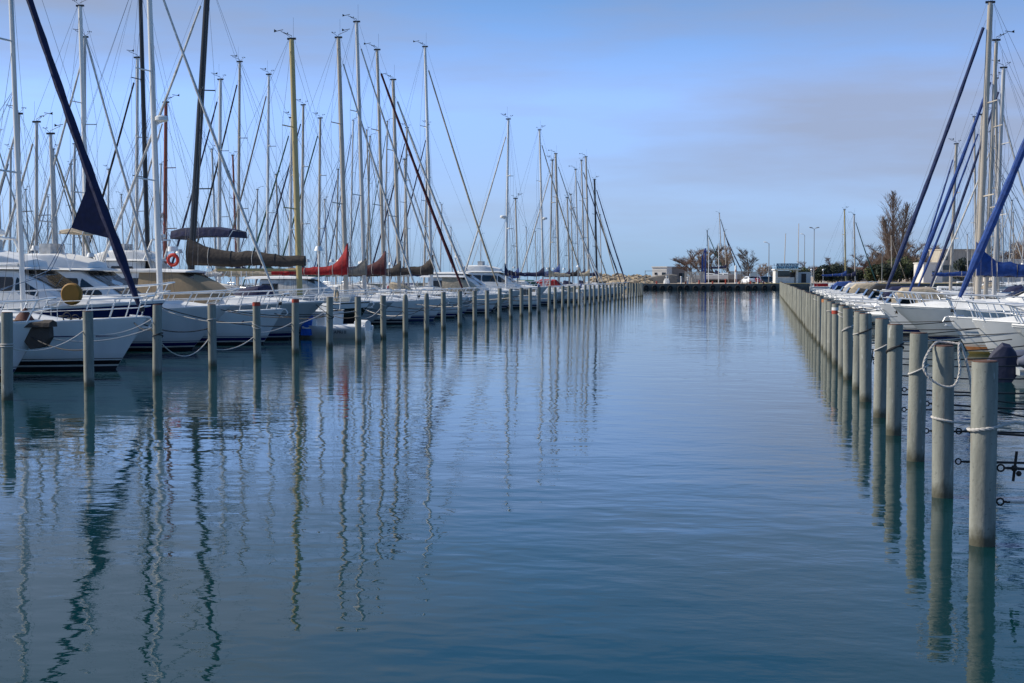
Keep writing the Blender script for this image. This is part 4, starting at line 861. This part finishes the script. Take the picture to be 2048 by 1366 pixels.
# lamps
galv = mat('galvanised', (.28, .28, .27), .5, .4)
def lamp(px, D, ytop, kind, label, r=.12):
    o = empty('street_lamp', at(px, D)); h = Z_of(ytop, D)-GZ; mb = MB(); mb.tube([(0, 0, 0), (0, 0, h)], [r, r*.6], 8); mb.build('post', galv, o)
    for s in ((-1, 1) if kind == 2 else (-1,)):
        mb = MB(); mb.tube([(0, 0, h-.1), (s*.35, 0, h+.15)], .05, 5); body(mb, [(s*.3, .14, h+.08, .1, h+.2), (s*.8, .2, h+.18, .16, h+.38), (s*1.15, .12, h+.24, .1, h+.36)]); mb.build('lamp_head', deckm if kind == 1 else galv, o)
    o.rotation_euler = (0, 0, YAW); tag(o, label, 'street lamp')
lamp(1627, 330, 458, 2, 'tall double-headed street lamp right of the fuel station'); lamp(1537, 310, 487, 1, 'single-headed grey lamp post left of the fuel station'); lamp(1763, 300, 507, 1, 'short pale lamp post in front of the dark hedge on the right', .1); lamp(1608, 420, 470, 1, 'slim distant lamp post above the fuel station')
def post(px, D, y0, r, m, name, label, cat, gz=GZ, px2=None):
    z = Z_of(y0, D); a = at(px, D, gz); t = at(px2 or px, D, z); mb = MB(); mb.tube([(0, 0, 0), tuple(t-a)], [r, r*.7], 8); mb.cyl(tuple(t-a), r*1.4, .05, 8)
    o = mb.build(name, m); o.location = a; return tag(o, label, cat)
post(1416.7, 292, 477, .09, white_p, 'flagpole', 'bare white flagpole, left of the pair on the far quay', 'flagpole'); post(1436.8, 292, 487, .10, white_p, 'flagpole', 'thicker bare white flagpole, right of the pair on the far quay', 'flagpole')
mb = MB(); mb.tube([(0, 0, 0), (0, 0, .3), (0, 0, 3.6), (0, 0, 3.75)], [.24, .24, .22, .14], 14); mb.box((0, -.21, 2.6), (.22, .06, .5), 1); mb.box((0, -.22, .6), (.24, .06, .6), 1); o = mb.build('marker_pillar', [white_p, red_p]); o.location = at(1471, 292); tag(o, 'fat white round pillar with small red marks on the far quay', 'pillar')
# dry boats and crane
blue_s = mat('steel_blue', (.015, .05, .25), .5, scale=2)
cr_ = empty('boat_crane', at(1410, 310)); mb = MB(); mb.tube([(0, 0, 0), (0, 0, 7.6)], [.22, .18], 8); mb.box((0, 0, 6.9), (.5, .5, .3)); mb.build('tower', blue_s, cr_, smooth=False); mb = MB(); mb.box((-.6, 0, 3), (.4, .4, 5.8)); mb.tube([(0, 0, 7.4), (-.7, 0, 5.8)], .1, 5); mb.build('arm', FAB['blue'], cr_, smooth=False); tag(cr_, 'blue steel boat hoist standing on the far quay', 'crane')
for k, (px, D, ty, pt, L, cv, ds, g) in enumerate([(1452, 330, 470, 1432, 9, 'navy', 'with two dark leaning stays', 'navy'), (1418, 345, 468, 1427, 8, 'navy', 'with dark green mast', 'green'), (1444, 360, 433, 1437, 9.5, 'navy', 'with tallest thin mast', 'black')]):
    X, Y = PD(px, D); M = Z_of(ty, D)-GZ+.2
    o = sailboat(X+4, Y, 1, 4, M, L=L, B=3, fb=1.4, genoa=g, gr=.12, mastm=alumt if k != 1 else matb, mr=.11, cover=cv, hood='navy', lod=2, lean=3.0); o.location.z = GZ+.55; tag(o, f'white sailing boat {ds}, propped ashore on the far quay', 'sailing boat', 'boats stored ashore on the far quay')
    c = MB()
    for xx in (-3, -6.5):
        for s in (-1, 1): c.tube([(xx, s*1.1, -.6), (xx, s*.8, .3)], .06, 5)
    c.box((-4.7, 0, -.45), (5, .5, .25)); c.build('cradle', galv, o)
X, Y = PD(1478, 345)
for k, (px, D, y0, p2, lb) in enumerate([(1567, 360, 468, 1570, 'thin dark mast rising behind the fuel station'), (1595, 380, 448, 1596, 'tall thin pale mast rising above the right end of the fuel station')]):
    post(px, D, y0, .12, alumt, 'bare_mast', lb, 'mast', px2=p2)
# fence on the far quay
fm = mat('fence_pale', (.50, .48, .42), .8, var=.2, scale=6); fb_ = mat('fence_mesh_brown', (.17, .13, .11), .9, var=.3, scale=6)
def fence(p0, p1, D, y0, step, label, mm=fm, gap=.35, infill=True):
    r = empty('fence', at(p0, D), YAW); Wd = (p1-p0)/F*D; hh = Z_of(y0, D)-GZ; n_ = int(Wd/step)
    for i in range(n_+1):
        mb = MB(); mb.box((i*step, 0, hh/2), (.12, .12, hh)); mb.build('fence_post', fm, r, smooth=False)
    if infill:
        mb = MB(); k = int(Wd/.22)
        for i in range(k): mb.box((i*.22+.1, .08, hh*.5+.05), (.22-gap*.2, .03, hh*.88))
        mb.build('panel', mm, r, smooth=False)
    mb = MB(); mb.box((Wd/2, -.04, hh-.1), (Wd, .06, .1)); mb.build('top_rail', fm, r, smooth=False); tag(r, label, 'fence')
fence(1370, 1410, 300, 543, 1.1, 'pale slatted fence left of the two flagpoles'); fence(1456, 1500, 312, 542, 1.4, 'brownish mesh fence with pale posts left of the parked cars', fb_); fence(1500, 1535, 330, 543, 1.6, 'brown fence with pale posts behind the parked cars', fb_); fence(1290, 1338, 290, 541, 4.8, 'white open goalpost-like barrier frame on the left of the quay', infill=False)
# buildings
wall_w = mat('plaster_white', (.66, .64, .60), .85, var=.08, scale=.5); wall_g = mat('plaster_grey', (.25, .22, .20), .9, var=.15, scale=.6); wall_c = mat('plaster_cream', (.42, .38, .32), .85, var=.15, scale=.5); roof_m = mat('roof_brown', (.20, .12, .09), .9)
def building(px0, px1, ytop, D, dp, m, label, wins=(), roofm=None, name='building', gable=0, para=.25):
    w_ = (px1-px0)/F*D; h_ = Z_of(ytop, D)-GZ; r = empty(name, at((px0+px1)/2, D), YAW)
    mb = MB(); mb.box((0, dp/2, h_/2), (w_, dp, h_)); mb.build('wall', m, r, smooth=False)
    mb = MB()
    if gable: mb.loft([[(-w_/2-.3, -.3, h_), (-w_/2-.3, dp/2, h_+gable), (-w_/2-.3, dp+.3, h_)], [(w_/2+.3, -.3, h_), (w_/2+.3, dp/2, h_+gable), (w_/2+.3, dp+.3, h_)]])
    else: mb.box((0, dp/2, h_+para/2), (w_+.3, dp+.3, para))
    mb.build('roof', roofm or m, r, smooth=False)
    for (x, z, ww, hh) in wins:
        mb = MB(); mb.box((x*w_, -.03, z*h_), (ww, .12, hh)); mb.build('window', glassm, r, smooth=False)
    return tag(r, label, 'building')
building(1303, 1334, 535, 330, 7, wall_w, 'small plain white building at the left end of the quay', [(-.25, .6, .6, .5), (.3, .45, .9, 1.6)]).rotation_euler = (0, 0, YAW-.5)
building(1338, 1374, 536, 332, 6, wall_g, 'low grey brown shed beside the small white building', [(.2, .5, 1.2, 1.0)])
building(1846, 1884, 527, 330, 8, wall_w, 'low white building with square windows behind the right boats', [(.12, .5, 1.4, .9), (.36, .5, 1.0, .9)])
building(1884, 1952, 500, 372, 12, wall_c, 'large cream flat-roofed building behind the right masts', [(-.42, .75, 1.2, 1.2), (-.42, .45, 1.2, 1.2), (-.3, .45, .9, 1.2), (.1, .6, 1, 1), (.3, .6, 1, 1)])
building(1838, 1885, 517, 400, 10, wall_c, 'cream house half hidden by trees left of the large building', [(-.3, .5, 1, 1), (0, .5, 1, 1), (.3, .5, 1, 1)])
building(1990, 2090, 520, 380, 10, wall_w, 'white building at the right edge behind masts', [(-.3, .5, 1, 1), (0, .5, 1, 1)])
building(1640, 1740, 545, 420, 9, wall_c, 'long low house with brown roof behind the dark hedge', [(-.3, .5, 1, .8), (.2, .5, 1, .8)], roof_m, gable=1.6)
# cars
def car(px, D, m, label, ang, L=4.1):
    r = empty('parked_car', at(px, D), YAW+ang); mb = MB(); h = .55
    prof = [(-L/2, .78, .35, .70, .85), (-L*.46, .84, .25, .78, .98), (-L*.2, .86, .22, .80, 1.0), (L*.2, .86, .22, .80, .98), (L*.4, .84, .25, .76, .86), (L/2, .76, .35, .66, .70)]
    body(mb, prof, cam_=.02, rd=.1); mb.build('body', m, r); cb = [(-L*.44, .76, .95, .62, 1.05), (-L*.34, .78, .95, .60, 1.42), (0, .78, .95, .60, 1.48), (L*.12, .78, .95, .60, 1.42), (L*.28, .76, .92, .58, 1.0)]
    mb = MB(); body(mb, cb, cam_=.03, rd=.1); mb.build('roof', m, r)
    g = MB(); side_strip(g, cb[1], cb[3], .05, .95, .1, .92)
    for a, b, s in ((cb[0], cb[1], -1), (cb[4], cb[3], 1)):
        q = []
        for u in (.1, .92):
            for k in (-1, 1): q.append((lerp(a[0], b[0], u)+s*.03, k*.52, lerp(a[4], b[4], u)+.05))
        g.add([q[0], q[1], q[3], q[2]], [(0, 1, 2, 3), (3, 2, 1, 0)])
    g.build('window', glassm, r, smooth=False)
    for x in (-L*.3, L*.31):
        for s in (-1, 1):
            wv = MB(); wv.tube([(x, s*.70, .31), (x, s*.88, .31)], .31, 16); wo = wv.build('wheel', dark, r); rv = MB(); rv.tube([(x, s*.87, .31), (x, s*.895, .31)], .18, 12); rv.build('rim', steel, wo)
    for s in (-1, 1):
        lv = MB(); lv.box((L/2-.06, s*.52, .66), (.12, .3, .14)); lv.build('headlight', steel, r); lv = MB(); lv.box((-L/2+.03, s*.56, .75), (.1, .2, .22)); lv.build('tail_light', red_p, r)
    tag(r, label, 'car', 'cars parked on the far quay')
car(1496, 296, mat('paint_car_white', (.7, .71, .72), .25, coat=.6), 'white hatchback parked left of the red car on the quay', PI/2+.25)
car(1514, 303, mat('paint_car_red', (.3, .01, .02), .25, coat=.6), 'dark red car parked behind the white hatchback', PI/2-.3)
car(1530, 312, mat('paint_car_dark', (.02, .03, .04), .25, coat=.6), 'dark car parked left of the lamp post', .4)
car(1545, 318, MATS['paint_car_dark'], 'dark estate car parked just left of the fuel station', .1)
# tyre fenders, bollards
tyre = mat('tyre_rubber', (.012, .012, .013), .85)
k = 0
for px in range(1290, 1562, 17):
    mb = MB(); mb.torus((0, 0, 0), .38, .15, 'y', 14); o = mb.build('tyre_fender', tyre); o.location = at(px+RND.uniform(-3, 3), QD-.35, .35+RND.uniform(-.1, .1)); o.rotation_euler = (0, 0, YAW)
    tag(o, f'black tyre fender hung on the far quay wall, {ordw(k)} from the left', 'tyre fender', 'tyre fenders on the far quay wall'); k += 1
k = 0
for px, m, ht in [(1313, red_p, .5), (1333, white_p, 1.6), (1362, white_p, 1.5), (1371, red_p, .45), (1375, white_p, 1.3), (1398, red_p, .7), (1425, red_p, .5), (1451, red_p, .9), (1478, red_p, .4), (1501, red_p, .55), (1515, white_p, 1.2), (1527, red_p, .4)]:
    mb = MB(); mb.tube([(0, 0, 0), (0, 0, ht*.8), (0, 0, ht*.85), (0, 0, ht)], [.16, .13, .22, .18], 10); o = mb.build('bollard', m); o.location = at(px, QD+1.5, GZ-.0)
    tag(o, f'{"small red" if m is red_p else "white"} bollard on the quay edge, {ordw(k)} from the left', 'bollard', 'bollards along the far quay edge'); k += 1
# rock breakwater at the left of the quay
rockm = mat('breakwater_rock', (.36, .29, .20), .9, var=.35, scale=1.5, bump=.05); rn = random.Random(3); k = 0
mb = MB()
for i in range(170):
    px = rn.uniform(1188, 1306); D = rn.uniform(292, 330); s = rn.uniform(.5, 1.5); c = at(px, D, GZ+rn.uniform(-.8, .5)+(D-292)*.022); o0 = len(mb.v); mb.ball((c.x, c.y, c.z), s, 6, 0, (1.2, 1, .75))
    for q in range(o0, len(mb.v)): v = mb.v[q]; mb.v[q] = tuple(v[a]+rn.uniform(-.2, .2)*s for a in range(3))
tag(mb.build('rock_pile', rockm, smooth=False), 'sunlit tan boulders of the breakwater at the left end of the quay', 'rocks', kind='stuff')
tk = MB(); body(tk, [(-.6, .3, 0, .2, .6), (-.4, .5, 0, .4, 1.3), (.4, .5, 0, .4, 1.3), (.6, .3, 0, .2, .6)], rd=.2); tk.v = [(x, y, z*.75) for x, y, z in tk.v]; o = tk.build('water_tank', white_p); o.location = at(1333, 287.5); tag(o, 'small rounded white tank at the quay edge', 'tank')
ub = empty('upturned_boat', at(1314, 305)); tk = MB(); body(tk, [(-4.5, .1, .3, .08, .5), (-3, .7, 0, .45, .9), (0, 1.1, 0, .7, 1.6), (3, 1, 0, .7, 1.9), (4.2, .8, 0, .6, 1.7)], rd=.4); tk.build('hull', FAB['grey'], ub); ub.rotation_euler = (0, 0, YAW); tag(ub, 'pale covered hull lying ashore in front of the white building', 'boat')
# ------------------------------------------------------------------ trees
bark = mat('bark_brown', (.13, .10, .085), .95, var=.3); twig_b = mat('twigs_brown', (.14, .11, .09), .95, var=.35, scale=.6); twig_r = mat('twigs_reddish', (.125, .08, .065), .95, var=.35, scale=.6); twig_g = mat('twigs_greybrown', (.27, .20, .15), .95, var=.35, scale=.6)
leaf_d = mat('leaves_dark', (.018, .032, .014), .8, var=.5, scale=.8); leaf_y = mat('leaves_olive', (.06, .075, .02), .8, var=.5, scale=.8)
def bare_tree(h, spread, up, seed, tm, trunk_r=.2, levels=4, n0=7, fork=.18, tw=.022, name='bare_tree', wig=.15):
    rn = random.Random(seed); root = empty(name, (0, 0, 0)); tr = MB(); cr_ = MB()
    def grow(p, d, L_, r, lv):
        segs = 4; pts = [p]; rr = [r]; q = p.copy(); dd = d.copy()
        for s in range(segs):
            dd = (dd+Vector((rn.uniform(-1, 1), rn.uniform(-1, 1), rn.uniform(-.4, .8)))*wig+Vector((0, 0, up*.12))).normalized(); q = q+dd*L_/segs; pts.append(q.copy()); rr.append(max(tw*.6, r*(1-.25*(s+1))))
        (tr if lv == 0 else cr_).tube(pts, rr, 5 if lv < 2 else 3, caps=False)
        if lv >= levels: return
        n_ = n0 if lv < levels-1 else n0+3
        for k in range(n_):
            u = rn.uniform(.3 if lv else fork, 1); i = min(segs-1, int(u*segs)); b = pts[i].lerp(pts[i+1], u*segs-i)
            a = rn.uniform(0, 2*PI); sp = spread*rn.uniform(.6, 1.2)
            nd = (dd+Vector((math.cos(a), math.sin(a), 0))*sp+Vector((0, 0, up*.35))).normalized(); grow(b, nd, L_*rn.uniform(.45, .72)*(1-.25*u if lv == 0 else 1), max(tw, r*.5), lv+1)
    grow(Vector((0, 0, -.2)), Vector((rn.uniform(-.08, .08), 0, 1)), h*.55, trunk_r, 0)
    mz = max(v[2] for v in cr_.v); k = h/mz
    for mm in (tr, cr_): mm.v = [(a*k, b*k, c*k) for a, b, c in mm.v]
    tr.build('trunk', bark, root); cr_.build('crown', tm, root, smooth=False); return root
def leafy(h, w_, seed, m, label, px, D, n=2600, ls=.28):
    rn = random.Random(seed); r = empty('evergreen_bush', at(px, D)); mb = MB(); mb.tube([(0, 0, -.2), (0.1, 0, h*.5)], [.18, .08], 6)
    for k in range(5): a = k*1.3; mb.tube([(0, 0, h*.15), (w_*.3*math.cos(a), w_*.3*math.sin(a), h*.6)], [.08, .03], 4)
    mb.build('trunk', bark, r); c = MB(); lob = [(rn.uniform(-.32, .32)*w_, rn.uniform(-.3, .3)*w_, h*rn.uniform(.35, .68), rn.uniform(.24, .36)) for _ in range(9)]
    for i in range(n):
        lx, ly, lz, lr = rn.choice(lob); a = rn.uniform(0, 2*PI); zz = rn.uniform(-1, 1); rad = rn.random()**.35; q = math.sqrt(1-zz*zz)
        p = Vector((lx+w_*lr*q*math.cos(a)*rad*.9, ly+w_*lr*q*math.sin(a)*rad*.9, lz+h*lr*zz*rad*1.05)); 
        if p.z < .05: continue
        u = Vector((rn.gauss(0, 1), rn.gauss(0, 1), rn.gauss(0, 1))).normalized(); v = u.orthogonal().normalized(); s = ls*rn.uniform(.5, 1.3)
        c.add([p-u*s, p+v*s*.6, p+u*s, p-v*s*.6], [(0, 1, 2, 3)])
    c.build('crown', m, r, smooth=False); tag(r, label, 'bush', 'evergreen bushes behind the right boats'); return r
def place(o, px, D, ytop, h0, label, grp='bare trees beyond the quay', wx=1.0, cat='tree'):
    s = (Z_of(ytop, D)-GZ)/h0; o.location = at(px, D); o.scale = (s*wx, s*wx, s); o.rotation_euler = (0, 0, px*1.7); tag(o, label, cat, grp)
pA = bare_tree(8, .95, .06, 11, twig_b, .3, 4, 6, .02, .018, wig=.2); pB = bare_tree(8, 1.05, .03, 23, twig_r, .28, 4, 6, .02, .018, wig=.2); pC = bare_tree(8, .9, .10, 31, twig_g, .28, 4, 6, .02, .018, wig=.2)
place(pB, 1388, 318, 494, 8, 'rust brown bare tree at the left of the far quay', wx=1.15); place(pA, 1428, 350, 486, 8, 'bare brown tree behind the boats stored ashore', wx=1.0); place(pC, 1463, 355, 488, 8, 'grey bare tree in the middle of the far quay')
def again(src, px, D, y, label, wx=1.0, grp='bare trees beyond the quay'):
    o = copy_tree(src); place(o, px, D, y, 8, label, grp, wx); return o
again(pA, 1497, 345, 492, 'bare tree just above the parked white hatchback', 1.0); again(pC, 1405, 340, 496, 'bare tree behind the blue boat hoist', 1.1); again(pC, 1520, 380, 525, 'low bare tree left of the lamp post', 1.2); again(pA, 1545, 400, 530, 'low bare tree behind the fuel station lamp', 1.3); again(pB, 1612, 400, 520, 'small bare tree between fuel station and dark hedge', 1.1)
wood = [(1668, 400, 512), (1690, 410, 515), (1715, 400, 505), (1735, 395, 497), (1752, 400, 484), (1775, 410, 492), (1800, 395, 500), (1815, 390, 478), (1835, 400, 482), (1850, 410, 485), (1868, 420, 495), (1880, 420, 488), (1955, 430, 500), (1985, 430, 485), (2010, 430, 480), (2035, 420, 478), (2060, 430, 485)]
for i, (px, D, y) in enumerate(wood): again([pB, pA, pB, pC][i % 4], px, D, y, f'{["reddish", "brown", "reddish", "grey brown"][i % 4]} bare tree of the wood on the right, {ordw(i)} from the left', 1.1, 'bare trees of the wood on the right')
def poplar(h, seed):
    rn = random.Random(seed); root = empty('poplar_tree', (0, 0, 0)); tr = MB(); cr_ = MB()
    for sx, hh, lx in ((0, h, -.3), (.9, h*.86, 1.6), (-.5, h*.7, -1.3)):
        stem = [Vector((sx*.3+lx*(i/12)**1.1+rn.uniform(-.06, .06), rn.uniform(-.1, .1), hh*i/12)) for i in range(13)]
        tr.tube(stem, [.30*(1-i/13)**1.1+.02 for i in range(13)], 6)
        for k in range(120):
            u = rn.uniform(.10, .985); i = int(u*12); p = stem[i].lerp(stem[i+1], u*12-i); a = rn.uniform(0, 2*PI)
            Lb = h*.30*(math.sin(PI*min(1, (u*.82+.10)))**.8)*rn.uniform(.45, 1.0)*(1 if u < .7 else 1-(u-.7)*1.9)
            d = Vector((math.cos(a)*.62, math.sin(a)*.62, 1.0)).normalized(); q = p; pts = [p]
            for s in range(5):
                d = (d+Vector((rn.uniform(-.2, .2), rn.uniform(-.2, .2), .16))).normalized(); q = q+d*Lb/5; pts.append(q)
            cr_.tube(pts, [.05, .04, .032, .026, .02, .012], 3, caps=False)
            for m_ in range(13):
                v = rn.uniform(.15, 1)*4.99; j = int(v); b = pts[j].lerp(pts[j+1], v-j); a2 = rn.uniform(0, 2*PI); e = (d+Vector((math.cos(a2), math.sin(a2), rn.uniform(-.1, .5)))*.75).normalized(); l2 = Lb*rn.uniform(.12, .3)
                cr_.tube([b, b+e*l2*.5+Vector((0, 0, .02)), b+e*l2+Vector((0, 0, .12*l2))], [.017, .013, .008], 3, caps=False)
    tr.build('trunk', bark, root); cr_.build('crown', twig_g, root, smooth=False); return root
pop = poplar(17, 5); place(pop, 1787, 372, 384, 17, 'tall slender bare poplar standing above the wood', wx=1.28); pop.rotation_euler = (0, 0, 0)
for px, D, y, w_, m, lb in [(1642, 335, 528, 3.6, leaf_d, 'small dark round evergreen at the left end of the hedge'), (1655, 338, 526, 5.5, leaf_d, 'dark evergreen bush beside the double street lamp'), (1675, 342, 525, 6.5, leaf_d, 'widest dark evergreen bush behind the blue sail covers'),
    (1700, 350, 531, 6, leaf_d, 'low dark bush under the reddish trees'), (1752, 345, 528, 6, leaf_y, 'olive bush left of the short pale lamp'), (1775, 342, 524, 6, leaf_d, 'dark bush right of the short pale lamp'), (1798, 346, 512, 7.5, leaf_y, 'tall yellowish bush below the poplar'), (1822, 350, 515, 7, leaf_d, 'dark leafy bush right of the poplar'), (1842, 352, 520, 6, leaf_y, 'olive bush left of the low white building'), (1922, 345, 513, 5, leaf_d, 'round dark bush in front of the cream building'), (1600, 390, 533, 5, leaf_y, 'low olive bush behind the service block')]:
    leafy(Z_of(y, D)-GZ, w_, px, m, lb, px, D)
